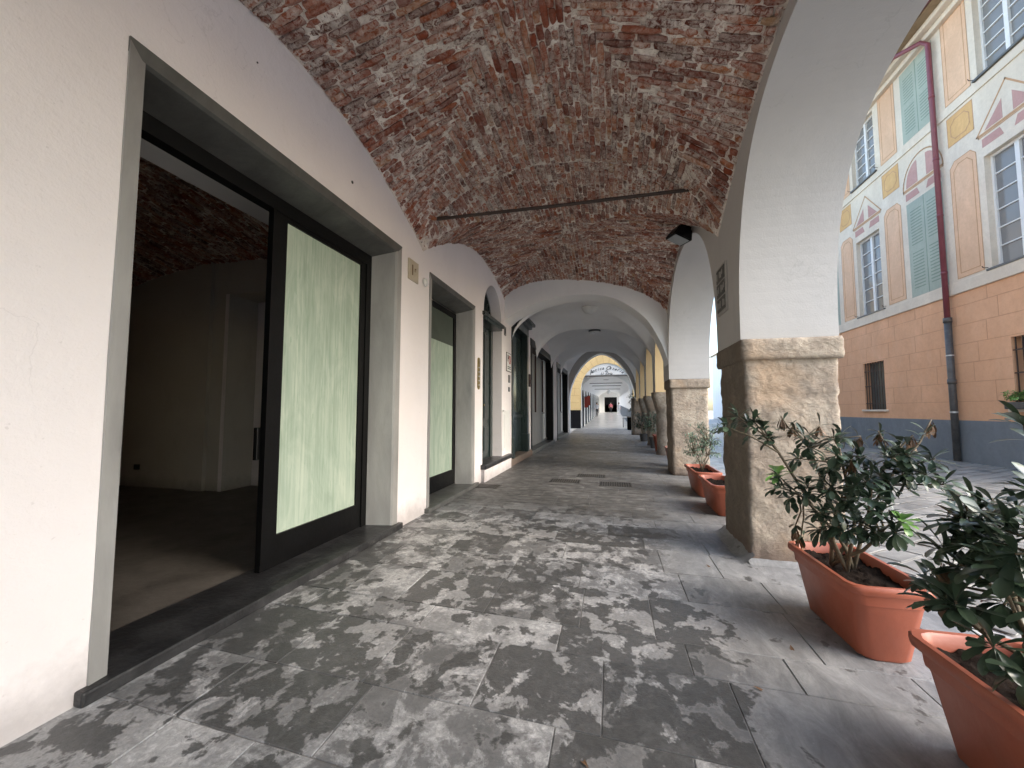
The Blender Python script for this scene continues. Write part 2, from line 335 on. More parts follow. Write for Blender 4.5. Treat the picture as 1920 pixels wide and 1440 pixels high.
def thing(name,label,cat,loc=(0,0,0),group=None,rz=0):
    o=bpy.data.objects.new(name,None); COL.objects.link(o); o.empty_display_size=.1
    o.location=loc; o.rotation_euler=(0,0,rz); return tag(o,label,cat,group)
def struct(o): o['kind']='structure'; return o
def copytree(o,parent=None):
    c=o.copy(); COL.objects.link(c)
    if parent: c.parent=parent
    for ch in [x for x in bpy.data.objects if x.parent==o]: copytree(ch,c)
    return c
def nz(p,s=1.0,o=0): return noise.noise(Vector((p[0]*s+o,p[1]*s+o*1.7,p[2]*s-o)))
def fbm(p,s=1.0,o=0,oc=4): return noise.fractal(Vector((p[0]*s+o,p[1]*s+o*1.7,p[2]*s-o)),.9,2.0,oc)
def text_mesh(txt,size,shear=0,ext=.002,bold=0):
    cu=bpy.data.curves.new('lettering','FONT'); cu.body=txt; cu.size=size; cu.shear=shear; cu.extrude=ext; cu.offset=bold; cu.align_x='CENTER'; cu.align_y='CENTER'; cu.resolution_u=3
    o=bpy.data.objects.new('t',cu); COL.objects.link(o); dg=bpy.context.evaluated_depsgraph_get(); dg.update()
    me=bpy.data.meshes.new_from_object(o.evaluated_get(dg)); bpy.data.objects.remove(o); bpy.data.curves.remove(cu)
    bm=bmesh.new(); bm.from_mesh(me); bpy.data.meshes.remove(me); return bm
# lettering facing -Y : x right, z up
FY=Matrix(((1,0,0,0),(0,0,-1,0),(0,1,0,0),(0,0,0,1)))
# lettering on the left wall (faces +X, reads towards +Y): text x -> +Y, text y -> z, text z -> +X
FXP=Matrix(((0,0,1,0),(1,0,0,0),(0,1,0,0),(0,0,0,1)))
# lettering on right wall (faces -X, reads towards -Y)
FXN=Matrix(((0,0,-1,0),(-1,0,0,0),(0,1,0,0),(0,0,0,1)))

WX=-2.22; RX=1.09; RO=1.82; R2=1.19     # left wall face, right wall inner face, outer face, inner face further on
# ------------------------------------------------------------ ground and paving
g=MB(); g.box(-600,600,-600,900,-1,-.03); struct(g.build('ground','jointdark'))
def slabs(x0,x1,y0,y1,rows,lens,skew,z,gap,rot=0,cen=(0,0),keep=None):
    mb=MB(); y=y0; ca,sa=math.cos(rot),math.sin(rot)
    while y<y1:
        h=U(*rows); x=x0-U(0,.6)
        while x<x1:
            l=U(*lens); a,b=x+gap/2,x+l-gap/2; c,d_=y+gap/2,y+h-gap/2
            if rot==0: a=max(a,x0); b=min(b,x1)
            if b-a<.04: x+=l; continue
            zz=z+U(-.001,.001); t1,t2=U(-.0008,.0008),U(-.0008,.0008); e=.003
            P=[]
            for (px,py,k) in ((a,c,0),(b,c,0),(b,d_,0),(a,d_,0),(a+e,c+e,1),(b-e,c+e,1),(b-e,d_-e,1),(a+e,d_-e,1)):
                py2=py+(px-x0)*skew; X,Y=px,py2
                if rot: X,Y=cen[0]+px*ca-py2*sa,cen[1]+px*sa+py2*ca
                P.append((X,Y,(zz+(t1 if px>(a+b)/2 else 0)+(t2 if py>(c+d_)/2 else 0)) if k else z-.004))
            if keep is None or keep(P): mb.add(P,[(4,5,6,7),(0,1,5,4),(1,2,6,5),(2,3,7,6),(3,0,4,7)],0,(rnd.random(),rnd.random(),0))
            x+=l
        y+=h
    return mb
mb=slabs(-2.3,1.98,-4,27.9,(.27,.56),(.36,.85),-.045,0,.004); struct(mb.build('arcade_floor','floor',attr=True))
b=MB(); b.box(-2.3,1.98,-4,28,-.022,-.005); struct(b.build('floor_bed','joint'))
mb=slabs(-14,36,-14,36,(.16,.26),(.35,.7),0,-.012,.024,R(38),(4,4),lambda P:1.8<P[0][0]<9.5 and -6<P[0][1]<40); struct(mb.build('alley_paving','alley',attr=True))

# ------------------------------------------------------------ vault surfaces
def vault_fn(x0,x1,y0,y1,zc,cs,lun,tr,pl=1.8,pt=(2.2,.55)):
    """cs=(nearL,nearR,farL,farR) corner heights, lun=(left,right) lunette crowns, tr=(near,far) transverse crowns"""
    xc,hx=(x0+x1)/2,(x1-x0)/2; yc,hy=(y0+y1)/2,(y1-y0)/2
    gl=lambda s:1-min(abs(s),1)**pl
    gt=lambda s:max(0,1-min(abs(s),1)**pt[0])**pt[1]
    gg=lambda s:max(0,1-min(abs(s),1)**2.1)**.7
    def f(x,y):
        ux=max(-1,min(1,(x-xc)/hx)); vy=max(-1,min(1,(y-yc)/hy)); u,v=abs(ux),abs(vy)
        tx,ty=(ux+1)/2,(vy+1)/2
        def corner(tx,ty): return (cs[0]*(1-tx)+cs[1]*tx)*(1-ty)+(cs[2]*(1-tx)+cs[3]*tx)*ty
        if u>=v:
            side=0 if ux<0 else 1; base=corner(side,ty); wl=base+(lun[side]-corner(side,.5))*gl(v)
            sx=(v if side else -v); b2=corner((sx+1)/2,ty); dg=b2+(zc-corner(.5,.5))*gg(v)
            k=(u-v)/(1-v) if v<1 else 0
            return dg+(wl-dg)*k**1.15
        side=0 if vy<0 else 1; base=corner(tx,side); wt=base+(tr[side]-corner(.5,side))*gt(u)
        sy=(u if side else -u); b2=corner(tx,(sy+1)/2); dg=b2+(zc-corner(.5,.5))*gg(u)
        k=(v-u)/(1-u) if u<1 else 0
        return dg+(wt-dg)*k**1.15
    return f
def make_vault(name,label,x0,x1,y0,y1,f,step,bricks,mats,group=None,amp=.009,yclip=None):
    nx,ny=int((x1-x0)/step),int((y1-y0)/step); mb=MB()
    def P(i,j):
        x=x0+(x1-x0)*i; y=y0+(y1-y0)*j; z=f(x,y); 
        if amp: z+=amp*fbm((x,y,z),7)+ (amp*.6*nz((x,y,z),28) if bricks else 0)
        return (x,y,z)
    mb.grid(P,nx,ny,0)
    if bricks:
        xc,hx=(x0+x1)/2,(x1-x0)/2; yc,hy=(y0+y1)/2,(y1-y0)/2; ya,yb=yclip or (y0,y1)
        def brick(p,q,wid):
            a=Vector((*p,f(*p))); b_=Vector((*q,f(*q))); m2=((p[0]+q[0])/2,(p[1]+q[1])/2)
            e1=b_-a; L=e1.length
            if L<.03: return
            e1/=L; dx=-(q[1]-p[1]); dy=q[0]-p[0]; n_=math.hypot(dx,dy); dx/=n_;dy/=n_; h=.02
            e2=Vector((dx*2*h,dy*2*h,f(m2[0]+dx*h,m2[1]+dy*h)-f(m2[0]-dx*h,m2[1]-dy*h))).normalized()
            n=e1.cross(e2); n=n if n.z<0 else -n
            c0=(a+b_)/2; an=U(-.028,.028); e1,e2=(e1+e2*an).normalized(),(e2-e1*an).normalized()
            pr=U(.008,.03); tl=U(-.006,.006); N1,N2=5,3; vs=[]
            k=(rnd.random()**1.1,rnd.random(),0)
            for i in range(N1):
                for j in range(N2):
                    s=(i/(N1-1)-.5); r=(j/(N2-1)-.5); ed=(i in(0,N1-1)) or (j in (0,N2-1)); crn=(i in(0,N1-1)) and (j in (0,N2-1))
                    hgt=pr+tl*2*s-(.007 if ed else 0)-(.005 if crn else 0)+U(-.0035,.0035)
                    if rnd.random()<.05: hgt-=.01
                    vs.append(c0+e1*(s*L*(.97 if not crn else .93)+U(-.004,.004))+e2*(r*wid*(1 if not crn else .86)+U(-.0035,.0035))+n*hgt)
            fs=[(i*N2+j,(i+1)*N2+j,(i+1)*N2+j+1,i*N2+j+1) for i in range(N1-1) for j in range(N2-1)]
            ring=[(i,0) for i in range(N1)]+[(N1-1,j) for j in range(1,N2)]+[(i,N2-1) for i in range(N1-2,-1,-1)]+[(0,j) for j in range(N2-2,0,-1)]
            o=len(vs); 
            for (i,j) in ring: vs.append(vs[i*N2+j]-n*.035)
            nr=len(ring)
            for q_ in range(nr):
                i,j=ring[q_]; i2,j2=ring[(q_+1)%nr]; fs.append((i*N2+j,i2*N2+j2,o+(q_+1)%nr,o+q_))
            mb.add(vs,fs,1,k)
        def row(fix,a,b_,vert,wid):
            t=a-U(0,.2)
            while t<b_:
                l=U(.22,.31) if rnd.random()>.35 else U(.10,.17); s,e=max(t,a),min(t+l-.012,b_)
                if e-s>.035 and rnd.random()>.025:
                    j1,j2=U(-.0035,.0035),U(-.0035,.0035)
                    p,q=((fix+j1,s),(fix+j2,e)) if vert else ((s,fix+j1),(e,fix+j2))
                    mid=(p[1]+q[1])/2
                    if ya<=mid<=yb: brick(p,q,wid)
                t+=l
        th=.057
        y=y0+.02
        while y<y1-.02:
            v=abs((y-yc)/hy); xm=x0+hx*(1-v)/2 if v<1 else x0
            sl_=(f(xm,y+.02)-f(xm,y-.02))/.04; st=th/math.sqrt(1+min(abs(sl_),2.5)**2)
            row(y,x0+.01,xc-hx*v-.01,False,th*.88); row(y,xc+hx*v+.01,x1-.01,False,th*.88); y+=st
        x=x0+.02
        while x<x1-.02:
            u=abs((x-xc)/hx); ym=y0+hy*(1-u)/2
            sl_=(f(x+.02,ym)-f(x-.02,ym))/.04; st=th/math.sqrt(1+min(abs(sl_),2.5)**2)
            row(x,y0+.01,yc-hy*u-.01,True,th*.88); row(x,yc+hy*u+.01,y1-.01,True,th*.88); x+=st
    o=mb.build(name,mats,smooth=not bricks,attr=True)
    return tag(o,label,'vault',group)
CB=-.565
fB1=vault_fn(WX,RX,.2,4.4,4.17,(3.2,3.02,3.2,3.02),(3.84,3.78),(4.08,4.08))
fB2=vault_fn(WX,RX,4.4,8.27,4.12,(3.2,3.02,3.62,3.12),(3.97,3.86),(4.08,3.95))
fB0=vault_fn(WX,RX,-4,.2,4.17,(3.2,3.02,3.2,3.02),(3.84,3.78),(4.08,4.08))
G='bays of the rough brick groin vault'
make_vault('brick_vault','rough brick groin vault bay over the sliding shop door, in front of the tie rod',WX,RX,.2,4.4,fB1,.02,True,['mortar','brick'],G)
make_vault('brick_vault','rough brick groin vault bay between the iron tie rod and the first white arch',WX,RX,4.4,8.27,fB2,.02,True,['mortar','brick'],G)
make_vault('brick_vault','brick groin vault bay above the near edge of the picture',WX,RX,-4,.2,fB0,.06,True,['mortar','brick'],G,yclip=(-1,.2))

# ------------------------------------------------------------ left wall with shopfronts
ZT=4.7
OPEN=[(1.32,3.87,0,3.04),(4.58,6.31,0,3.0),(6.76,8.04,0,3.03),(8.88,10.6,0,3.62),(11.12,15.55,0,3.25),(16.7,20.85,0,3.22)]
FAN=(7.4,.60,3.03)           # fanlight: centre y, radius, spring z
shop_wall=thing('shop_wall','long pinkish white plaster wall of the arcade with the shop doors','wall',(WX,10,0))
mb=MB()
def in_open(y,z): return any(a<y<b and c<z<e for a,b,c,e in OPEN)
ys=sorted(set([-4,22]+[q for o in OPEN for q in o[:2]]+[-4+i*.25 for i in range(105)])); ys=[y for i,y in enumerate(ys) if i==0 or y-ys[i-1]>1e-6]
zs=sorted(set([0,ZT]+[o[3] for o in OPEN]+[i*.25 for i in range(19)]))
def wv(y,z):
    e=.006*nz((0,y,z),.9)+.003*nz((0,y,z),3,5)
    return (WX+e,y,z)
fanp=[(FAN[0]-FAN[1]*math.cos(math.pi*i/24),FAN[2]+FAN[1]*1.06*math.sin(math.pi*i/24)) for i in range(25)]
for i in range(len(ys)-1):
    for j in range(len(zs)-1):
        ym,zm=(ys[i]+ys[i+1])/2,(zs[j]+zs[j+1])/2
        if in_open(ym,zm): continue
        if 6.76<ym<8.04 and zm>3.03: continue
        mb.add([wv(ys[i],zs[j]),wv(ys[i+1],zs[j]),wv(ys[i+1],zs[j+1]),wv(ys[i],zs[j+1])],[(0,1,2,3)])
# part above the arched door, with semicircular hole
top=[(6.76,3.03)]+[(a,b) for a,b in fanp]+[(8.04,3.03)]
for (a,b) in zip(top[:-1],top[1:]):
    if b[0]-a[0]<1e-6: continue
    mb.add([wv(*a),wv(*b),wv(b[0],ZT),wv(a[0],ZT)],[(0,1,2,3)])
for a,b in zip(fanp[:-1],fanp[1:]): mb.add([wv(*a),wv(*b),(WX-.24,*b),(WX-.24,*a)],[(0,1,2,3)])
# reveals
for k,(a,b,c,e) in enumerate(OPEN):
    dp=.34
    for y in(a,b): mb.add([wv(y,0),wv(y,e),(WX-dp,y,e),(WX-dp,y,0)],[(0,1,2,3)])
    if k!=2: mb.add([wv(a,e),wv(b,e),(WX-dp,b,e),(WX-dp,a,e)],[(0,1,2,3)])
mb.build('wall_face','wall',shop_wall,smooth=False)
# wall core behind (closed body), leaves the first shop open
mb=MB(); XB=WX-.34
mb.box(XB-.25,XB,-4,1.32,0,ZT); mb.box(XB-.25,XB,1.32,3.87,3.04,ZT); mb.box(XB-.25,XB,3.87,22,0,ZT)
mb.build('wall_core','room',shop_wall)
P=lambda n,l: n
def surround(y0,y1,z1,mat,part,w=.085,dep=.30,splay=.07,z0=.063,pr=.012,mat2=None):
    """stone surround: flush outer band and reveals splayed inwards"""
    mb=MB(); X0=WX+pr; X1=WX-dep
    def quadbar(pa,pb,pc,pd,mi=0): mb.add([*pa,*pb,*pc,*pd],[],mi)
    # near jamb, far jamb as prisms in plan (x,y)
    for s,y in ((1,y0),(-1,y1)):
        pl=[(X0,y),(X0-.01,y+s*(w-.012)),(X0-.03,y+s*w),(X1,y+s*(w+splay)),(X1,y)]
        n=len(pl); v=[(a,b,z0) for a,b in pl]+[(a,b,z1-(.0)) for a,b in pl]
        mb.add(v,[tuple(range(n)),tuple(range(2*n-1,n-1,-1))]+[(i,(i+1)%n,n+(i+1)%n,n+i) for i in range(n)],1 if mat2 else 0)
    pl=[(X0+.002,z1+.0),(X0-.008,z1-w+.012),(X0-.03,z1-w),(X1+.001,z1-w-splay),(X1+.001,z1)]
    n=len(pl); v=[(a,y0-.002,b) for a,b in pl]+[(a,y1+.002,b) for a,b in pl]
    mb.add(v,[tuple(range(n)),tuple(range(2*n-1,n-1,-1))]+[(i,(i+1)%n,n+(i+1)%n,n+i) for i in range(n)],0)
    return mb.build('stone_surround',[mat,mat2 or mat],part)
# --- first shop: sliding door
sf=MB(); sf=surround(1.31,3.87,3.04,'slate',shop_wall,.085,.27,.05,mat2='slatelight'); tag(sf,'grey slate door surround of the sliding shop door, pale on its jambs')
mb=MB(); mb.box(WX-.42,WX+.05,1.27,3.93,.0,.062,b=.01); sl_=mb.build('door_sill','sill',shop_wall); tag(sl_,'wide black slate sill under the sliding shop door')
mb=MB(); X=WX-.27
mb.box(X-.09,X-.005,1.40,3.80,2.80,2.995); mb.box(X-.09,X-.005,3.66,3.80,.062,2.80); mb.box(X-.09,X-.04,1.395,1.45,.062,2.80)
fr=mb.build('door_frame','black',shop_wall); tag(fr,'black metal frame round the sliding shop door')
mb=MB(); X=WX-.285; mb.box(X-.045,X,2.46,2.60,.066,2.86); mb.box(X-.045,X,3.58,3.658,.066,2.86); mb.box(X-.045,X,2.60,3.58,2.76,2.86); mb.box(X-.045,X,2.60,3.58,.066,.30)
mb.box(X-.01,X+.012,2.452,2.475,.12,2.84)
sd=mb.build('sliding_door','black',shop_wall); tag(sd,'black sliding door leaf pushed open to the right, its pane painted over')
mb=MB(); mb.box(X-.028,X-.018,2.599,3.581,.299,2.761); q=mb.build('pane','wash',sd); tag(q,'pane smeared with pale green whitewash')
mb=MB(); mb.box(X-.075,X-.04,2.43,2.47,.88,1.12,b=.006); mb.build('door_handle','black',sd)
# --- second shop window
surround(4.58,6.31,3.0,'slate',shop_wall,.085,.27,.06,mat2='slatelight',z0=.056)
mb=MB(); mb.box(WX-.42,WX+.06,4.53,6.42,0,.055,b=.01); mb.build('door_sill','slate',shop_wall)
X=WX-.275; mb=MB(); mb.box(X-.05,X+.0,4.73,4.80,.07,2.84);mb.box(X-.05,X,6.08,6.17,.07,2.84);mb.box(X-.05,X,4.80,6.08,2.76,2.84);mb.box(X-.05,X,4.80,6.08,.07,.30)
wd=mb.build('glass_door','black',shop_wall); tag(wd,'narrow dark framed glass door, whitewashed up to a straight line')
mb=MB(); mb.box(X-.03,X-.018,4.795,6.085,.295,2.29); mb.build('pane','wash',wd)
mb=MB(); mb.box(X-.03,X-.0185,4.795,6.085,2.29,2.765); tag(mb.build('pane','panedark',wd),'unpainted upper strip of the pane')
# --- arched door
stp=MB(); stp.box(WX-.4,WX+.10,6.66,8.62,.22,.30,b=.015); st_=stp.build('door_step','sill',shop_wall); tag(st_,'raised dark slate step under the arched door')
mb=MB(); mb.grid(lambda i,j:(WX+.065+.012*nz((0,i*9,j*2),2),6.68+i*1.92,.22*j),24,4); mb.box(WX-.02,WX+.05,6.70,8.6,0,.22); mb.build('step_riser','wall',shop_wall)
X=WX-.20; mb=MB()
mb.box(X-.06,X,6.76,6.90,.30,3.03);mb.box(X-.06,X,7.90,8.04,.30,3.03)
mb.box(X-.06,WX+.02,6.80,8.00,2.90,2.96); mb.box(X-.08,WX+.05,6.72,8.08,2.96,3.03,b=.012)
ad=mb.build('arched_door','green',shop_wall); tag(ad,'tall dark green double door under a fanlight')
for (a,b_) in ((6.90,7.398),(7.402,7.90)):
    mb=MB(); mb.box(X-.07,X-.03,a,b_,.30,2.90)
    for (c,e) in ((.42,.95),(1.05,2.80)):
        mb.box(X-.03,X-.02,a+.07,b_-.07,c,e,b=.004); mb.box(X-.022,X-.008,a+.11,b_-.11,c+.04,e-.04,b=.006)
    mb.build('door_leaf','green',ad)
mb=MB(); mb.lathe((X-.01,7.44,1.35),[(0,.03),(.02,.028),(.025,.015),(.012,0)],10,axis='x'); mb.build('door_knob','brass',ad)
mb=MB(); cy,r,zz=FAN; 
mb.prismx([(cy-r*math.cos(math.pi*i/20),zz+r*1.06*math.sin(math.pi*i/20)) for i in range(21)],X-.07,X-.06)
for i in range(20):
    a,b_=math.pi*i/20,math.pi*(i+1)/20
    for r0,r1 in ((r,r*.90),(.16,.11)):
        pp=[(cy-r0*math.cos(a),zz+r0*1.06*math.sin(a)),(cy-r0*math.cos(b_),zz+r0*1.06*math.sin(b_)),(cy-r1*math.cos(b_),zz+r1*1.06*math.sin(b_)),(cy-r1*math.cos(a),zz+r1*1.06*math.sin(a))]
        mb.prismx(pp,X-.05,X-.015,1)
for i in range(1,12):
    a=math.pi*i/12; mb.tube([(X-.03,cy-.13*math.cos(a),zz+.13*math.sin(a)),(X-.02,cy-.34*math.cos(a),zz+.36*math.sin(a)),(X-.03,cy-.55*math.cos(a),zz+.58*math.sin(a))],[.012,.022,.012],6,1)
fl=mb.build('fanlight',['shopglass','green'],ad); tag(fl,'half round fanlight with radiating bars')
# --- portal of the fourth door
X=WX-.12; mb=MB(); mb.box(WX-.3,WX+.03,8.87,9.0,.12,3.45,b=.01); mb.box(WX-.3,WX+.03,10.50,10.68,.12,3.45,b=.01)
mb.box(WX-.3,WX+.05,8.865,9.02,.12,.62,b=.01); mb.box(WX-.3,WX+.05,10.48,10.7,.12,.62,b=.01)
mb.box(WX-.3,WX+.04,8.80,10.68,3.25,3.46,b=.01); mb.box(WX-.3,WX+.12,8.87,10.76,3.46,3.54,b=.015); mb.box(WX-.3,WX+.20,8.865,10.84,3.54,3.62,b=.02)
po=mb.build('door_portal','green',shop_wall); tag(po,'dark green wooden portal with a projecting cornice')
mb=MB(); mb.box(WX-.22,WX-.14,8.98,10.5,.20,3.25); mb.box(WX-.14,WX-.12,9.1,10.38,.32,1.0,b=.012); mb.box(WX-.14,WX-.10,9.0,10.48,1.06,1.13,b=.01)
dl=mb.build('door_leaf','green',po)
mb=MB(); mb.box(WX-.14,WX-.128,9.1,10.38,1.2,3.1); mb.build('pane','greengloss',dl)
mb=MB(); mb.lathe((WX-.128,9.28,1.55),[(.03,0),(.035,.02),(.02,.05),(0,.055)],12,axis='x'); mb.build('door_knob','brass',dl)
mb=MB(); mb.box(WX-.4,WX+.06,8.62,11.05,0,.16,b=.02); tag(mb.build('door_step','stone',shop_wall),'low worn stone step before the green portal')
mb=MB(); mb.box(WX-.01,WX+.03,10.82,11.0,1.9,2.25,b=.01); mb.box(WX+.03,WX+.05,10.86,10.96,1.98,2.1,b=.01); tag(mb.build('bracket_plate','redw',shop_wall),'small brown plate beside the portal')
# --- two more shopfronts
def shopfront(y0,y1,z1,n):
    f=MB(); X=WX-.02; 
    f.box(WX-.34,WX+.02,y0,y0+.12,.0,z1); f.box(WX-.34,WX+.02,y1-.14,y1,.0,z1); f.box(WX-.34,WX+.022,y0-.04,y1+.04,z1-.16,z1+.06,b=.012)
    fo=f.build('shopfront_frame','black',shop_wall); tag(fo,['black shopfront frame with grey panels, nearer of two','black shopfront frame with grey panels, further of two'][n])
    w=MB(); a,b_=y0+.12,y1-.14; X=WX-.22
    w.box(X-.05,X,a,b_,.12,.2); w.box(X-.05,X+.05,a+.45,b_-.9,1.12,1.18); w.box(X-.05,X-.01,a+.45,b_-.9,.2,1.12)
    w.build('lower_panel','greyw',fo)
    w=MB(); w.box(X-.06,X+.02,a,a+.14,.2,z1-.16); w.box(X-.06,X+.02,b_-.9,b_-.45,.2,z1-.16); w.build('white_post','paintw',fo)
    w=MB(); w.box(X-.04,X,a+.14,a+.45,.2,z1-.16)
    for k in (0,.5,1): 
        yy=a+.47+(b_-.9-a-.5)*k; w.box(X-.045,X+.012,yy-.03,yy+.03,1.18,z1-.2)
    w.build('window_frame','redw',fo)
    w=MB(); w.box(X-.04,X-.03,a+.45,b_-.9,1.18,z1-.16); w.box(X-.04,X-.03,b_-.45,b_,.2,z1-.16); w.build('pane','greyw',fo)
shopfront(11.12,15.55,3.25,0); shopfront(16.7,20.85,3.22,1)
for (a,b_) in ((11.0,15.7),(16.6,21)):
    mb=MB(); mb.box(WX-.4,WX+.05,a,b_,0,.1,b=.012); mb.build('door_sill','slate',shop_wall)
# wall cupboard, holes
mb=MB(); mb.box(WX-.01,WX+.02,8.10,8.64,.40,1.22,b=.004); mb.box(WX+.02,WX+.032,8.16,8.58,.46,1.16,b=.004); mb.box(WX-.01,WX+.045,8.08,8.66,1.22,1.25)
tag(mb.build('meter_door','paintw',shop_wall),'little white cupboard door set low in the wall')
for (y,z,r) in ((3.0,3.28,.014),(2.0,3.52,.006)):
    mb=MB(); mb.lathe((WX+.004,y,z),[(r,0),(r*.9,.004),(0,.002)],12,axis='x'); tag(mb.build('wall_hole','ink',shop_wall),'small dark drilled hole')

# small things fixed to the wall (each its own thing)
t=thing('number_plate','small square beige stone house number plate beside the sliding shop door','house number',(WX,4.13,2.86))
mb=MB(); mb.box(WX+.002,WX+.02,4.02,4.25,2.74,2.98,b=.004); mb.build('plate','marble',t)
mb=MB(); bm=text_mesh('1',.17,0,.002,.002); mb.bm(bm,0,None,Matrix.Translation((WX+.0215,4.10,2.855))@FXP); bm=text_mesh('r',.09); mb.bm(bm,0,None,Matrix.Translation((WX+.0215,4.165,2.88))@FXP)
mb.build('lettering','inkbrown',t)
mb=MB(); mb.lathe((WX+.004,4.44,2.82),[(.0,.002),(.030,.002),(.042,.004),(.046,.018),(.052,.022),(.055,.006)],20,axis='x'); tag(mb.build('pipe_sleeve','paintw'),'round white pipe sleeve in the wall just right of the number plate','pipe end')
t=thing('doorbell_plate','tall brass doorbell plate with rounded ends left of the arched door','doorbell',(WX,6.52,1.6))
mb=MB(); pl=[]
for i in range(13): a=math.pi*i/12; pl.append((6.52-.055*math.cos(a),2.10+.055*math.sin(a)))
for i in range(13): a=math.pi*i/12; pl.append((6.52+.055*math.cos(a),1.66-.055*math.sin(a)))
mb.prismx(pl,WX+.002,WX+.016); mb.build('plate','brass',t)
for k in range(5):
    mb=MB(); mb.lathe((WX+.016,6.52,1.68+.075*k),[(.012,0),(.011,.008),(0,.010)],10,axis='x'); mb.box(WX+.016,WX+.019,6.482,6.502,1.67+.075*k,1.69+.075*k); mb.build('bell_button','paintw',t)
mb=MB(); mb.lathe((WX+.016,6.52,2.06),[(.03,0),(.03,.004),(0,.006)],14,axis='x'); mb.build('speaker_disc','brass',t)
t=thing('no_parking_sign','white rectangular notice with red and black print right of the arched door','sign',(WX,8.6,2.1))
mb=MB(); mb.box(WX+.002,WX+.012,8.38,8.79,2.10,2.52); mb.build('rim','redw',t)
mb=MB(); mb.box(WX+.012,WX+.016,8.395,8.775,2.115,2.505); mb.build('board','paintw',t)
mb=MB(); bm=text_mesh('P',.2,0,.001,.006); mb.bm(bm,0,None,Matrix.Translation((WX+.018,8.50,2.385))@FXP)
mb.build('lettering','ink',t)
for zz in (2.20,2.16): mb=MB(); mb.box(WX+.016,WX+.0185,8.46,8.73,zz,zz+.018); mb.build('print_line','ink',t)
mb=MB(); 
for i in range(24):
    a,b_=2*math.pi*i/24,2*math.pi*(i+1)/24
    mb.prismx([(8.65+r*math.cos(q),2.37+r*math.sin(q)) for r,q in((.095,a),(.095,b_),(.065,b_),(.065,a))],WX+.016,WX+.019)
mb.add([(WX+.0195,8.585,2.41),(WX+.0195,8.60,2.43),(WX+.0195,8.715,2.33),(WX+.0195,8.70,2.31)],[(0,1,2,3)])
mb.build('red_ring','red',t)
mb=MB(); mb.box(WX+.002,WX+.03,8.55,8.66,1.86,2.03,b=.006); mb.box(WX+.03,WX+.033,8.57,8.64,1.93,2.01); tag(mb.build('intercom','greyw'),'small grey intercom box just below the white notice','intercom')
mb=MB(); mb.box(WX+.002,WX+.02,8.57,8.66,1.66,1.76,b=.004); tag(mb.build('bell_push','boxgrey'),'dark little bell push below the grey intercom','doorbell')
mb=MB(); mb.box(WX+.002,WX+.015,8.2,8.34,2.86,3.05,b=.004); mb.box(WX+.015,WX+.018,8.24,8.30,2.9,3.01,1); tag(mb.build('number_plate',['greyw','ink']),'little grey house number plate right above the arched door step','house number')

# ------------------------------------------------------------ shop room seen through the open door
room=thing('shop_room','bare dark empty shop room behind the open sliding door','room',(-4.8,2.6,0)); room['kind']='structure'
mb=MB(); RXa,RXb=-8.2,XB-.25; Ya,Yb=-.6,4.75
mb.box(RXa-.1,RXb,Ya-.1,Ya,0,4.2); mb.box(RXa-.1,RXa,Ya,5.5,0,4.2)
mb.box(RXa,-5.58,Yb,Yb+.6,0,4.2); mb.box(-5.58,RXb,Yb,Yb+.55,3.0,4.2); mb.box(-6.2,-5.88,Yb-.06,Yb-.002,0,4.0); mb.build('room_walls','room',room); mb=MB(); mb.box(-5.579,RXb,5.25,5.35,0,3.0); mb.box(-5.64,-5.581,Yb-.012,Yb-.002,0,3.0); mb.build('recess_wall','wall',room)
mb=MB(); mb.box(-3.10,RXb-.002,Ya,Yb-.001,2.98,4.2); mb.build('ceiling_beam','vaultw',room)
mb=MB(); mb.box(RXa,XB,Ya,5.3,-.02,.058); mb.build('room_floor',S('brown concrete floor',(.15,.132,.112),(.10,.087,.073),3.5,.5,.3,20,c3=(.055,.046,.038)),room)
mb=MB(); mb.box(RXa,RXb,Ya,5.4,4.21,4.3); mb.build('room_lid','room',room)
fR=vault_fn(RXa,-3.1,Ya,Yb,3.9,(2.8,2.85,2.8,2.85),(3.4,3.5),(3.5,3.5))
o=make_vault('room_vault','',RXa,-3.1,Ya,Yb,fR,.05,True,['mortar_in','brick_in'],amp=.01); o.parent=room; o.matrix_parent_inverse=room.matrix_basis.inverted()
for k in ('label','category'):
    if k in o: del o[k]
mb=MB(); mb.box(-7.3,-7.2,4.73,4.75,.32,.40); mb.build('wall_socket','ink',room)

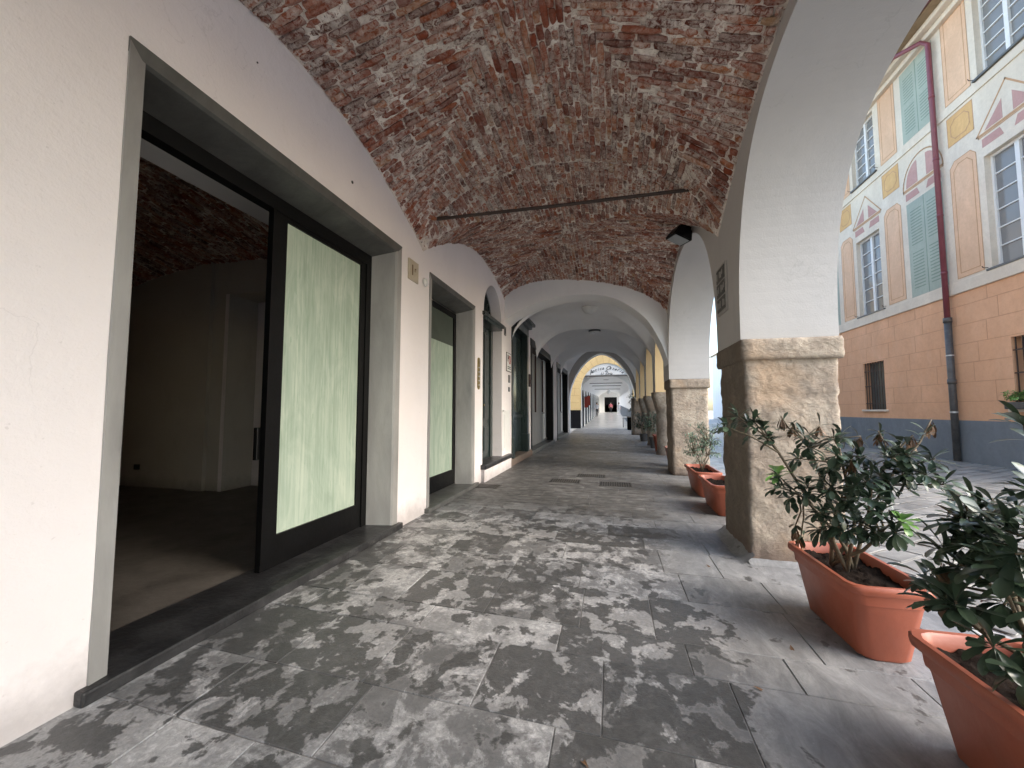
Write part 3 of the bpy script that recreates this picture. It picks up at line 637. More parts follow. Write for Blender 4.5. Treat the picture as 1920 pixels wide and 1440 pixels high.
# ------------------------------------------------------------ right arcade wall and piers
def se(a,zs,zc,n,N=64):      # half-profile list from spring to spring
    out=[]
    for i in range(N+1):
        q=math.pi*i/N; c,s=math.cos(q),math.sin(q)
        out.append((-a*math.copysign(abs(c)**(2/n),c),zs+(zc-zs)*abs(s)**(2/n)))
    return out
ARCH=[(-1.9,1.5,1.85,3.58,2.5),(2.3,1.5,1.85,3.64,2.6),(6.415,1.84,1.85,3.72,2.35)]
def arch_wall(name,label,xi,xo,arches,ya,yb,ztop,mats,piers_z=1.85):
    mb=MB(); prof=[(ya,piers_z)]
    for (yc,a,zs_,zc,n) in arches: prof+=[(yc+p,q) for p,q in se(a,zs_,zc,n)]
    prof.append((yb,piers_z))
    for i,(p,q) in enumerate(zip(prof[:-1],prof[1:])):
        sof=abs(p[1]-piers_z)>1e-4 or abs(q[1]-piers_z)>1e-4
        if q[0]-p[0]>1e-6 :
            for x,mi in((xi,0),(xo,0)):
                n=max(1,int((ztop-max(p[1],q[1]))/.4))
                for k in range(n):
                    z=lambda pt,kk:pt[1]+(ztop-pt[1])*kk/n
                    mb.add([(x,p[0],z(p,k)),(x,q[0],z(q,k)),(x,q[0],z(q,k+1)),(x,p[0],z(p,k+1))],[(0,1,2,3)],mi)
        mb.add([(xi,*p),(xo,*p),(xo,*q),(xi,*q)],[(0,1,2,3)],1)
    mb.add([(xi,ya,piers_z),(xo,ya,piers_z),(xo,ya,ztop),(xi,ya,ztop)],[(0,1,2,3)],0); mb.add([(xi,yb,piers_z),(xo,yb,piers_z),(xo,yb,ztop),(xi,yb,ztop)],[(0,1,2,3)],0)
    o=mb.build(name,mats); return tag(o,label,'arcade wall')
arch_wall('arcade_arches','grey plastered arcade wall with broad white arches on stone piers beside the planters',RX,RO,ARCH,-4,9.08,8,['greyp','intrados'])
A2=[(10.43,1.33,1.75,3.62,2.6),(13.62,1.18,1.72,3.6,2.6),(16.66,1.16,1.72,3.6,2.6),(19.75,1.2,1.72,3.6,2.6)]
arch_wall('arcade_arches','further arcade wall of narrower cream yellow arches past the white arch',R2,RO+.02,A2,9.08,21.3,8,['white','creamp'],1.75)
def rough(mb,x0,x1,y0,y1,z0,z1,seg=.05,amp=.02,mi=0,rd=.04,bul=0,seams=()):
    nx,ny,nzz=max(2,int((x1-x0)/seg)),max(2,int((y1-y0)/seg)),max(2,int((z1-z0)/seg))
    cx,cy_=(x0+x1)/2,(y0+y1)/2
    def D(x,y,z):
        p=Vector((x,y,z)); q=Vector((fbm(p,5.5,1),fbm(p,5.5,9),fbm(p,5,17)*.2))*amp*.8+Vector((nz(p,14,3),nz(p,14,8),0))*amp*.5+Vector((nz(p,27,5),nz(p,27,2),0))*amp*.35
        dx=min(x-x0,x1-x); dy=min(y-y0,y1-y)
        if dx<rd and dy<rd:
            k=(1-dx/rd)*(1-dy/rd)*rd*.45; q.x+=k*(1 if x<cx else -1); q.y+=k*(1 if y<cy_ else -1)
        for sm in seams:
            k=max(0,1-abs(z-sm-.02*nz((x,y,0),3,sm))/.022)*.009
            if dx<1e-4: q.x+=k*(1 if x<cx else -1)
            if dy<1e-4: q.y+=k*(1 if y<cy_ else -1)
        q+=Vector((fbm(p,9,31),fbm(p,9,37),0))*amp*.35
        dz=min(z-z0,z1-z)
        if bul and dz<bul:
            k=(1-dz/bul)**2*bul*.5
            if dx<1e-4: q.x+=k*(1 if x<cx else -1)
            if dy<1e-4: q.y+=k*(1 if y<cy_ else -1)
        return (x+q.x,y+q.y,z+q.z*(0 if z<z0+1e-4 and z0<.01 else 1))
    L=lambda a,b,t:a+(b-a)*t
    for x in(x0,x1): mb.grid(lambda i,j:D(x,L(y0,y1,i),L(z0,z1,j)),ny,nzz,mi)
    for y in(y0,y1): mb.grid(lambda i,j:D(L(x0,x1,i),y,L(z0,z1,j)),nx,nzz,mi)
    for z in(z0,z1): mb.grid(lambda i,j:D(L(x0,x1,i),L(y0,y1,j),z),nx,ny,mi)
def weld(o):
    bm=bmesh.new(); bm.from_mesh(o.data); bmesh.ops.remove_doubles(bm,verts=bm.verts,dist=.0008); bmesh.ops.recalc_face_normals(bm,faces=bm.faces); bm.to_mesh(o.data); bm.free()
    o.data.polygons.foreach_set('use_smooth',[True]*len(o.data.polygons))
def pier(x0,x1,y0,y1,label,fine=.035):
    t=thing('stone_pier',label,'pier',((x0+x1)/2,(y0+y1)/2,0),'stone piers of the arcade')
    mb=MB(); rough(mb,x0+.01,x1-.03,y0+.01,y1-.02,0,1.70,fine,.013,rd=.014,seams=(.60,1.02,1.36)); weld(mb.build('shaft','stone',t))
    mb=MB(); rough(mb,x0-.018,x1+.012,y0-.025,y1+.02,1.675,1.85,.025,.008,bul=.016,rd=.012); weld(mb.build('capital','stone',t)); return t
pier(RX,RO,3.76,4.56,'large squared sandstone pier right behind the biggest planter',.028)
pier(RX+.02,RO,8.28,9.08,'second sandstone pier with a rounded capital, behind the two smaller planters',.05)
pier(RX,RO,-.6,.78,'sandstone pier standing level with the viewer',.09)
def colm(y0,y1,label):
    t=thing('stone_column',label,'column',(1.5,(y0+y1)/2,0),'stone columns further down the arcade')
    cx,cy_=1.5,(y0+y1)/2; r=.27; n=28
    def F(i,j):
        a=2*math.pi*i; z=1.25*j; p=(cx+math.cos(a)*r,cy_+math.sin(a)*r,z); e=r*(1+.12*max(0,.12-j)*8)+.014*fbm(p,4)
        return (cx+math.cos(a)*e,cy_+math.sin(a)*e,z)
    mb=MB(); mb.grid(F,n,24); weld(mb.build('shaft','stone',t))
    mb=MB()
    def C(i,j):                                    # bracket-like capital swelling to a square block
        a=2*math.pi*i; z=1.20+.55*j; k=min(1,j*1.6); c,s=math.cos(a),math.sin(a)
        sq=1/max(abs(c),abs(s)); e=(.27+.06*k)*(1-k*.75)+ .36*sq*k*.75
        if j>.72: e+=.03
        e+=.012*fbm((c,s,z),3)
        return (cx+c*e,cy_+s*e,z)
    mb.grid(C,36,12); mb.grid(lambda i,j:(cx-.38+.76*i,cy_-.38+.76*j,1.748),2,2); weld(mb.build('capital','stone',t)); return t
colm(11.75,12.45,'nearest round stone column with a heavy bracket capital')
colm(14.8,15.5,'second round stone column, past the red planter')
colm(17.8,18.5,'third round stone column before the grey meter box')
mb=MB(); mb.grid(lambda i,j:(RX-.09+.11*j+.012*nz((j,i*5,0),2),3.70+.9*i,.001+.075*j**1.6),20,6); mb.grid(lambda i,j:(RX-.02+.75*i,3.68+.09*j,.001+.03*j**1.5),20,4); tag(mb.build('mortar_fillet','floor',smooth=True,attr=True),'smooth cement fillet at the foot of the big pier','fillet')
# white transverse arch after the brick bays
def trans_arch(name,label,y0,y1,intr,ztop,mats,x0,x1):
    """intr: list of (x,z) intrados points; solid above up to ztop(x)"""
    pts=[]
    n=len(intr)
    for i in range(n-1):
        p0,p1,p2,p3=intr[max(i-1,0)],intr[i],intr[i+1],intr[min(i+2,n-1)]
        for k in range(5):
            t=k/5; f=lambda c:.5*((2*p1[c])+(-p0[c]+p2[c])*t+(2*p0[c]-5*p1[c]+4*p2[c]-p3[c])*t*t+(-p0[c]+3*p1[c]-3*p2[c]+p3[c])*t**3)
            pts.append((f(0),f(1)))
    pts.append(intr[-1]); mb=MB()
    for p,q in zip(pts[:-1],pts[1:]):
        if q[0]-p[0]>1e-5:
            for y in(y0,y1): mb.add([(p[0],y,p[1]),(q[0],y,q[1]),(q[0],y,max(ztop,q[1])),(p[0],y,max(ztop,p[1]))],[(0,1,2,3)],0)
        mb.add([(p[0],y0,p[1]),(q[0],y0,q[1]),(q[0],y1,q[1]),(p[0],y1,p[1])],[(0,1,2,3)],1)
    o=mb.build(name,mats); return tag(o,label,'arch')
trans_arch('transverse_arch','broad white plaster arch where the brick vault ends',8.27,8.86,[(-2.22,3.16),(-2.05,3.30),(-1.64,3.48),(-1.07,3.625),(-.43,3.64),(.0,3.55),(.33,3.38),(.70,3.05),(.95,2.60),(1.08,2.2),(1.13,1.86)],4.7,['white','white'],WX,RX)
NB=[8.86,12.1,15.15,18.15,21.3]; LB=['first white groin vault bay after the brick vault','second white groin vault bay, above the black shopfront','third white groin vault bay, past the flat ceiling lamp','last white groin vault bay before the end arch']
for k in range(4):
    zc_=(3.95,3.97,4.05,4.30)[k]; tr_=((3.68,3.68),(3.68,3.66),(3.66,3.86),(3.86,4.38))[k]
    fv=vault_fn(WX,R2,NB[k],NB[k+1],zc_,(2.85,2.65,2.85,2.65),(3.80,3.78),tr_,2.2,(2.4,.55))
    make_vault('plaster_vault',LB[k],WX,R2,NB[k],NB[k+1],fv,.06,False,['vaultw'],'white groin vault bays',amp=.010)
# end wall of the first arcade with its pointed-round arch
ep=[(-.5+1.66*(-1 if i<0 else 1)*(abs(i)/14)**1,0) for i in range(-14,15)]
def endz(x): k=min(1,abs((x+.5)/1.68)); return 1.85+2.36*max(0,1-k**1.7)**(1/1.7)
intr=[(-2.18,1.5)]+[(-.5-1.68*math.cos(math.pi*i/24),endz(-.5-1.68*math.cos(math.pi*i/24))) for i in range(25)]
trans_arch('end_arch','grey plaster wall closing the first arcade with a tall slightly pointed arch',21.3,21.95,intr[1:],4.7,['greyp','white'],WX,R2)
mb=MB(); mb.box(-2.34,-2.18,21.3,21.95,0,4.7); mb.box(-9,-2.34,21.9,22.0,0,8.6); tag(mb.build('end_wall','white'),'narrow white end of the shop wall at the far arch','wall')
t=thing('stone_pier','dark square stone pier carrying the far arch, under the meter box','pier',(1.4,21.6,0),'stone piers of the arcade')
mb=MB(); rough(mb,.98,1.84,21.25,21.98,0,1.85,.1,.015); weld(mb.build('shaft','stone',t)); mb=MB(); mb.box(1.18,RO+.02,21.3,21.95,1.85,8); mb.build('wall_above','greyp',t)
t=thing('meter_box','grey green meter box on the far stone pier','meter box',(1.36,20.9,1.9))
mb=MB(); mb.box(1.14,1.55,21.0,21.24,1.88,2.62,b=.015); mb.build('box','boxgrey',t); mb=MB(); mb.box(1.165,1.525,20.985,21.0,1.91,2.24,b=.003); mb.box(1.165,1.525,20.985,21.0,2.26,2.59,b=.003); mb.build('door','boxgrey',t)
mb=MB(); mb.tube([(1.60,20.95,.1),(1.60,20.95,2.7)],.03,8); tag(mb.build('conduit_pipe','zinc'),'pale vertical conduit pipe right of the meter box','pipe')
# upper storey body over the arcade
mb=MB(); mb.box(-9,RO-.01,-4,21.9,4.72,8.6); mb.box(-9,XB-.3,-4,-.8,0,4.7); mb.box(-9,-7.6,-.8,21.9,0,4.7); tag(mb.build('upper_storey','cream'),'upper storey of the arcaded building over the vaults','building')
# ------------------------------------------------------------ tie rod, floodlight, lamps, plaque, grates
mb=MB(); mb.tube([(-2.16,4.42,3.60),(-.6,4.41,3.575),(.98,4.40,3.565)],.019,8); mb.tube([(-2.10,4.42,3.60),(-1.9,4.42,3.60)],.024,8); tag(mb.build('tie_rod','iron'),'rusty iron tie rod across the brick vault','tie rod')
t=thing('floodlight','black floodlight fixed above the second arch','floodlight',(1.05,5.6,3.6))
mb=MB(); M=Matrix.Translation((.93,5.62,3.60))@Matrix.Rotation(R(24),4,'Y')@Matrix.Rotation(R(20),4,'Z')
bm=bmesh.new(); bmesh.ops.create_cube(bm,size=1); bmesh.ops.scale(bm,vec=(.26,.30,.15),verts=bm.verts)
for v in bm.verts:
    if v.co.z>0: v.co.x*=.7; v.co.y*=.75
bmesh.ops.bevel(bm,geom=bm.edges[:],offset=.012,segments=2,affect='EDGES'); mb.bm(bm,0,None,M)
for k in range(5): 
    bm=bmesh.new(); bmesh.ops.create_cube(bm,size=1); bmesh.ops.scale(bm,vec=(.14,.008,.04),verts=bm.verts); bmesh.ops.translate(bm,vec=(0,-.09+.045*k,.09),verts=bm.verts); mb.bm(bm,0,None,M)
mb.build('housing','black',t)
mb=MB(); bm=bmesh.new(); bmesh.ops.create_cube(bm,size=1); bmesh.ops.scale(bm,vec=(.20,.24,.006),verts=bm.verts); bmesh.ops.translate(bm,vec=(0,0,-.077),verts=bm.verts); mb.bm(bm,0,None,M); mb.build('lens','steelg',t)
mb=MB(); mb.tube([(.90,5.5,3.62),(1.02,5.5,3.70),(RX,5.5,3.70)],.012,6); mb.tube([(.90,5.74,3.62),(1.02,5.74,3.70),(RX,5.74,3.70)],.012,6); mb.tube([(.90,5.5,3.62),(.90,5.74,3.62)],.012,6); mb.build('bracket','black',t)
for k,(y,lab,mm) in enumerate(((10.48,'round white dish lamp on the first white vault','plastic'),(13.63,'flat dark rimmed lamp on the second white vault','lampgrey'))):
    t=thing('ceiling_lamp',lab,'lamp',(-.52,y,3.9),'lamps under the white vaults'); z0=3.935
    mb=MB(); mb.lathe((-.52,y,z0),[(0,0),(.20,0),(.205,-.03),(.19,-.055)],28); mb.build('base',mm,t,smooth=True)
    mb=MB(); mb.lathe((-.52,y,z0),[(.19,-.05),(.17,-.10),(.12,-.15 if k==0 else -.09),(.05,-.18 if k==0 else -.10),(0,-.185 if k==0 else -.102)],28); mb.build('diffuser','plastic',t,smooth=True)
t=thing('street_plaque','small dark lettered plaque in a plaster frame above the pier capital','plaque',(RX,4.28,2.4))
mb=MB(); mb.box(RX-.02,RX-.001,4.12,4.44,2.20,2.68,b=.004); mb.build('frame','plaquef',t)
mb=MB(); 
for k,(a,b_) in enumerate(((2.23,2.36),(2.38,2.51),(2.53,2.655))): mb.box(RX-.026,RX-.02,4.14,4.42,a,b_)
for k,z in enumerate((2.295,2.445,2.592)):
    for i in range(6):
        if (i+k)%4==3: continue
        y=4.39-.045*i; mb.box(RX-.029,RX-.026,y-.014,y+.01,z-.035+.01*((i*k)%3),z+.035-.012*((i+k)%2),1)
mb.build('tile',['plaque','plaquef'],t)
def grate(x,y,w,l,lab):
    t=thing('floor_grate',lab,'grate',(x,y,0),'iron grates in the arcade floor')
    mb=MB(); mb.box(x-w/2,x+w/2,y-l/2,y+l/2,-.02,.0015,0); mb.build('pit','ink',t)
    mb=MB(); b_=.015
    mb.box(x-w/2-b_,x+w/2+b_,y-l/2-b_,y-l/2,-.01,.006);mb.box(x-w/2-b_,x+w/2+b_,y+l/2,y+l/2+b_,-.01,.006);mb.box(x-w/2-b_,x-w/2,y-l/2,y+l/2,-.01,.006);mb.box(x+w/2,x+w/2+b_,y-l/2,y+l/2,-.01,.006)
    n=int(w/.038)
    for i in range(1,n): mb.box(x-w/2+w*i/n-.008,x-w/2+w*i/n+.008,y-l/2,y+l/2,-.01,.005)
    mb.box(x-w/2,x+w/2,y-.008,y+.008,-.01,.0055); mb.build('bars','rust',t)
grate(-2.02,6.38,.40,.26,'floor grate lying next to the shop wall'); grate(-.82,7.18,.5,.28,'floor grate left of the middle, second in the row'); grate(-.4,7.86,.5,.30,'floor grate lying furthest back'); grate(.04,7.05,.5,.36,'floor grate nearest the planters')

# ------------------------------------------------------------ planters and shrubs
def planter(x0,x1,y0,y1,h,label,mat='terra',rz=0):
    cx,cy_=(x0+x1)/2,(y0+y1)/2; t=thing('planter',label,'planter',(cx,cy_,0),'terracotta coloured trough planters along the arches')
    hx,hy=(x1-x0)/2,(y1-y0)/2
    def ring(ox,oy,z,ch=.055):
        a,b_=hx+ox,hy+oy; P=[]
        for sx,sy in((1,1),(-1,1),(-1,-1),(1,-1)):
            c0=[(a-ch,b_),(a,b_-ch)] if sx*sy>0 else [(a,b_-ch),(a-ch,b_)]
            c=[c0[0],((c0[0][0]+c0[1][0])/2+ch*.17,(c0[0][1]+c0[1][1])/2+ch*.17),c0[1]]
            if sx*sy>0: c=c[::-1]
            else: c=c[::-1]
            P+=[(cx+sx*p,cy_+sy*q,z) for p,q in c]
        # order by angle
        P.sort(key=lambda p:math.atan2(p[1]-cy_,p[0]-cx)); return P
    R_=Matrix.Translation((cx,cy_,0))@Matrix.Rotation(rz,4,'Z')@Matrix.Translation((-cx,-cy_,0))
    lay=[(-.085,-.085,0),(-.075,-.075,.01),(-.035,-.035,h*.70),(-.030,-.030,h*.74),(-.024,-.024,h*.745),(-.02,-.02,h*.88),(-.018,-.018,h-.045),(0,0,h-.040),(.004,.004,h-.028),(.004,.004,h-.008),(-.002,-.002,h),(-.022,-.022,h),(-.03,-.03,h-.01),(-.036,-.036,h-.06)]
    vs=[];fs=[]
    for l in lay: vs+=[R_@Vector(p) for p in ring(*l)]
    n=12
    for i in range(len(lay)-1):
        for k in range(n): fs.append((i*n+k,i*n+(k+1)%n,(i+1)*n+(k+1)%n,(i+1)*n+k))
    fs.append(tuple(range(n))); mb=MB(); mb.add(vs,fs); o=mb.build('trough',mat,t)
    o.data.polygons.foreach_set('use_smooth',[True]*len(o.data.polygons))
    md=o.modifiers.new('e','EDGE_SPLIT'); md.split_angle=R(40)
    mb=MB(); 
    def F(i,j):
        a,b_=hx-.034,hy-.034; x,y=(2*i-1)*a,(2*j-1)*b_; k=max(0,abs(x)+abs(y)-(a+b_-.045)); x-=math.copysign(k/2,x); y-=math.copysign(k/2,y)
        p=R_@Vector((cx+x,cy_+y,h-.055)); return (p.x,p.y,p.z+.022*fbm((p.x,p.y,0),10)+.014*nz((p.x,p.y,0),55))
    mb.grid(F,int(hx*130),int(hy*130)); mb.build('soil','soil',t,smooth=True)
    return t
def leaf(mb,p,d,up,L,w,droop,mi,fold=.25):
    d=d.normalized(); s=d.cross(up)
    if s.length<.01: s=d.orthogonal()
    s.normalize(); n=s.cross(d).normalized(); c=(rnd.random(),1 if rnd.random()<.12 else rnd.random()*.35,0)
    prof=[(0,.10),(.22,.42),(.48,.82),(.74,1.0),(.92,.62),(1.0,.04)]
    vs=[]; pos=Vector(p); ang=0
    for i,(t,ww) in enumerate(prof):
        if i: 
            ang+=droop*(t-prof[i-1][0]); dd=d*math.cos(ang)-n*math.sin(ang); pos=pos+dd*L*(t-prof[i-1][0])
        nn=n*math.cos(ang)+d*math.sin(ang)
        for k in(-1,0,1): vs.append(pos+s*(k*ww*w/2)+nn*(abs(k)*ww*w*fold*.5))
    fs=[(i*3+k,i*3+k+1,i*3+k+4,i*3+k+3) for i in range(len(prof)-1) for k in(0,1)]
    mb.add(vs,fs,mi,c)
def rosette(mb,p,ax,n,L,w,mi,wilt=False):
    p=Vector(p); ax=ax.normalized(); a=ax.orthogonal().normalized(); b_=ax.cross(a); ph=U(0,6)
    for k in range(n):
        q=ph+k*2.4; el=U(.05,1.05) if not wilt else U(-1.3,-.6)
        d=(a*math.cos(q)+b_*math.sin(q))*math.cos(el)+ax*math.sin(el)
        if wilt: d=(a*math.cos(q)*.4+b_*math.sin(q)*.4+Vector((0,0,-1))).normalized()
        base=p-ax*U(0,.035)+d*.004; l=L*U(.7,1.15)
        leaf(mb,base,d,Vector((0,0,1)) if abs(d.z)<.95 else Vector((1,0,0)),l,w*U(.8,1.2),U(.2,1.0) if not wilt else U(-.2,.5),mi,U(.1,.4))
def shrub(label,base,hubs,tips,L=.09,w=.032,n=10,wilt=(),fresh=(),group='evergreen shrubs in the planters',mat='leaf',sr=.006,shoots=1):
    t=thing('shrub',label,'shrub',base[0],group); sm=MB(); lm=MB()
    def curve(a,b_,bend):
        a,b_=Vector(a),Vector(b_); m=(a+b_)/2+Vector((U(-bend,bend),U(-bend,bend),U(0,bend))); return [a,(a*.5+m)*(1/1.5) if 0 else a.lerp(m,.55)+Vector((U(-.01,.01),U(-.01,.01),0)),m,m.lerp(b_,.55),b_]
    for i,h in enumerate(hubs):
        c=curve(base[i%len(base)],h,.04); sm.tube(c,[sr*1.9,sr*1.7,sr*1.5,sr*1.35,sr*1.2],7)
    for i,tp in enumerate(tips):
        tp=Vector(tp)+Vector((U(-.01,.01),U(-.02,.02),U(-.01,.01)))
        h=min(hubs,key=lambda q:(Vector(q)-tp).length+(0.25 if q[2]>tp.z+.02 else 0)); c=curve(h,tp,.03); sm.tube(c,[sr,sr*.9,sr*.8,sr*.7,sr*.55],6)
        ax=(c[-1]-c[-2]).normalized()+Vector((U(-.3,.3),U(-.3,.3),.35)); wl=i in wilt
        rosette(lm,tp,ax,n if not wl else n-2,L*(1 if not wl else .85),w*(1 if not wl else .6),2 if wl else (1 if i in fresh else 0),wl)
        for k in range(shoots):        # leaves lower on the twig
            q=c[2].lerp(c[4],rnd.random()); rosette(lm,q,ax+Vector((U(-.8,.8),U(-.8,.8),0)),rnd.choice((3,4,5)),L*.8,w*.9,0)
    sm.build('stems','bark',t,smooth=True); lm.build('leaves',[mat,'leafn','leafd'],t,smooth=True,attr=True); return t
planter(1.12,1.50,2.38,3.10,.385,'largest looking terracotta planter, in front of the stone pier',rz=R(2))
planter(1.115,1.50,1.30,1.99,.385,'terracotta planter at the lower right corner of the picture',rz=R(1))
planter(1.13,1.48,5.18,6.02,.37,'terracotta planter just past the big stone pier, nearer of the pair')
planter(1.14,1.50,6.22,7.15,.37,'terracotta planter with a thin airy shrub, further of the pair')
planter(1.16,1.50,9.35,9.95,.42,'dull faded terracotta planter hidden behind the second pier','terrap')
planter(1.20,1.55,12.75,13.2,.5,'tall orange planter just past the round column')
T1=[(0.72,2.9,1.15),(0.80,2.9,1.22),(0.88,2.9,1.19),(0.95,2.9,1.14),(0.97,2.9,1.07),(1.12,3.1,1.20),(1.18,3.1,1.17),(1.35,3.1,1.15),(1.17,2.9,1.10),(1.29,2.8,1.08),(1.2,2.9,1.01),(1.39,2.9,1.09),(1.60,2.95,1.12),(1.52,3.0,1.09),(1.70,2.7,1.19),(1.62,2.7,1.11),(1.62,2.8,1.05),(1.19,2.6,1.0),(1.24,2.55,.98),(1.38,2.7,.99),(1.42,2.6,1.0),(1.45,2.5,1.03),(1.59,2.5,1.01),(1.12,2.9,.95),(.99,2.85,.86),(.98,2.8,.78),(1.04,2.8,.73),(1.12,2.8,.81),(1.16,2.7,.86),(1.11,2.7,.76),(1.17,2.6,.82),(1.23,2.5,.87),(1.28,2.5,.89),(1.39,2.6,.9),(1.43,2.5,.92),(1.49,2.5,.92),(1.48,2.4,.93),(1.55,2.4,.9),(1.14,2.45,.72),(1.22,2.5,.77),(1.11,2.6,.69),(1.14,2.55,.63),(1.19,2.5,.63),(1.25,2.4,.81),(1.33,2.45,.74),(1.3,2.5,.62),(1.34,2.4,.65),(1.39,2.4,.71),(1.39,2.5,.86),(1.11,2.95,.49),(1.16,3.0,.42),(1.23,2.5,.67),(1.14,2.7,.56),(1.34,2.75,.86),(1.30,2.62,.94),(1.26,2.75,.72),(1.44,2.72,.80),(1.50,2.65,.98),(1.22,2.70,.92)]
H1=[(1.02,2.88,.98),(1.12,2.82,.72),(1.26,2.70,.74),(1.30,2.75,.93),(1.42,2.72,.82),(1.50,2.65,.93),(1.20,2.66,.60),(1.22,2.95,1.0),(1.36,2.55,.6)]
shrub('bushy dark green shrub with one long branch reaching left across the pier',[(1.28,2.72,.34),(1.33,2.76,.34),(1.24,2.80,.34)],H1,T1,wilt=(5,6,7,12,13,14,15,18,49,50),fresh=(24,47),L=.092,w=.032,n=12,shoots=2)
T2=[(1.39,2.0,.91),(1.38,1.9,.92),(1.35,2.0,.89),(1.24,1.9,.84),(1.22,1.8,.86),(1.28,1.8,.86),(1.22,1.9,.74),(1.21,1.8,.76),(1.20,1.7,.80),(1.25,1.7,.85),(1.29,1.7,.88),(1.21,1.6,.81),(1.2,1.9,.69),(1.19,1.8,.70),(1.19,1.7,.74),(1.16,1.93,.60),(1.14,1.85,.57),(1.18,1.6,.77),(1.33,1.75,.93),(1.32,1.7,1.22),(1.26,1.6,1.02),(1.14,1.75,.60),(1.12,1.8,.56),(1.14,1.62,.52),(1.17,1.55,.46),(1.30,1.85,.80),(1.33,1.65,.78),(1.26,1.55,.70),(1.36,1.8,.70),(1.24,1.72,.62)]
H2=[(1.30,1.75,.62),(1.25,1.65,.55),(1.33,1.82,.76),(1.30,1.62,.80),(1.20,1.72,.50)]
shrub('dark shrub in the corner planter, cut by the right edge of the picture',[(1.31,1.68,.34),(1.28,1.62,.34)],H2,T2,wilt=(12,),L=.108,w=.037,n=9,shoots=2)
def airy(label,c,h,sp,nt_,L,w,mat='leafo',ns=5,nl=7):
    hubs=[(c[0]+U(-sp,sp)*.5,c[1]+U(-sp,sp)*.5,c[2]+h*U(.25,.6)) for _ in range(ns)]
    tips=[(c[0]+U(-1,1)*sp,c[1]+U(-1,1)*sp,c[2]+h*U(.35,1)) for _ in range(nt_)]
    return shrub(label,[c],hubs,tips,L,w,nl,mat=mat,sr=.004,shoots=2)
airy('thin airy small leaved shrub standing before the second pier',(1.32,6.65,.33),.72,.24,46,.055,.018)
airy('low bushy plant behind the first airy shrub in the same bay',(1.42,7.3,.0),1.0,.2,34,.06,.02)
airy('pale silvery bush between the round columns',(1.38,14.1,.3),.85,.32,40,.10,.035)
airy('green bush leaning into the passage before the meter box',(1.25,17.0,.2),.95,.38,50,.11,.035,'leaf')
airy('green potted bush beyond the far arch',(1.5,24.5,.3),1.9,.5,50,.2,.06,'leaf')
mb=MB(); mb.lathe((1.38,14.1,0),[(0,0),(.15,0),(.19,.30),(.205,.31),(.205,.36),(.18,.36),(.16,.32),(0,.32)],20); tag(mb.build('plant_pot','pipedark'),'dark round pot under the silvery bush','pot')
mb=MB(); mb.lathe((1.25,17.0,0),[(0,0),(.14,0),(.18,.28),(.19,.3),(.17,.3),(0,.27)],20); tag(mb.build('plant_pot','pipedark'),'dark round pot under the bush by the meter box','pot')
mb=MB(); mb.lathe((1.5,24.5,0),[(0,0),(.2,0),(.25,.38),(.26,.4),(.23,.4),(0,.36)],20); tag(mb.build('plant_pot','pipedark'),'dark pot beyond the far arch','pot')
# fallen dry leaves and bits of litter
lm=MB()
for (x,y) in ((.9,2.5),(.95,4.6),(1.0,5.1),(.72,3.6),(-.1,1.5),(.6,2.1),(1.0,5.6),(.85,6.2)): leaf(lm,(x,y,.006),Vector((U(-1,1),U(-1,1),.05)),Vector((0,0,1)),.05,.018,.5,0)
tag(lm.build('fallen_leaves','leafd',attr=True),'dry leaves fallen on the paving by the planters','leaves',kind='stuff')

# ------------------------------------------------------------ painted building across the alley
FX=8.37; fac=thing('painted_building','orange and cream painted building with false shutters across the alley','building',(FX,20,0))
EV=11.45; Y0,Y1=8.2,19.6  # both ends cut short so more sky light floods the arcade
wins=[]      # (y0,y1,z0,z1)
per=4.95
for k in range(-1,6):
    yc=15.5+per*k
    for z0,z1 in((4.45,7.05),(8.95,11.0)):
        if yc+.6<Y1: wins.append((yc-.62,yc+.62,z0,z1))
gr=[(15.05,16.1,1.27,2.82),(9.7,10.88,1.27,2.82)]
def facade(ya,yb,za,zb,holes,mat,name,dep=.28):
    mb=MB(); yl=sorted(set([ya,yb]+[q for h in holes for q in h[:2] if ya<q<yb])); zl=sorted(set([za,zb]+[q for h in holes for q in h[2:] if za<q<zb]))
    for i in range(len(yl)-1):
        for j in range(len(zl)-1):
            ym,zm=(yl[i]+yl[i+1])/2,(zl[j]+zl[j+1])/2
            if any(a<ym<b_ and c<zm<e for a,b_,c,e in holes): continue
            mb.add([(FX,yl[i],zl[j]),(FX,yl[i+1],zl[j]),(FX,yl[i+1],zl[j+1]),(FX,yl[i],zl[j+1])],[(0,1,2,3)])
    for a,b_,c,e in holes:
        for p,q in(((a,c),(a,e)),((a,e),(b_,e)),((b_,e),(b_,c)),((b_,c),(a,c))): mb.add([(FX,*p),(FX,*q),(FX+dep,*q),(FX+dep,*p)],[(0,1,2,3)])
    return mb.build(name,mat,fac)
facade(Y0,Y1,1.0,4.12,gr,'orange','ground_floor_wall',.3); facade(Y0,Y1,4.12,EV,wins,'cream','upper_wall',.3)
mb=MB(); mb.box(FX-.02,FX+.2,Y0,Y1,-.05,1.0); mb.build('plinth','plinth',fac)
mb=MB(); mb.box(FX-.045,FX-.0,Y0,Y1,4.12,4.40,b=.01); mb.build('string_course','cream',fac)
mb=MB(); mb.box(FX+.3,FX+6,Y0,Y1,0,EV-.05); mb.box(FX+.001,FX+.3,Y0-.03,Y0-.001,0,EV); mb.build('inner_body','ink',fac)
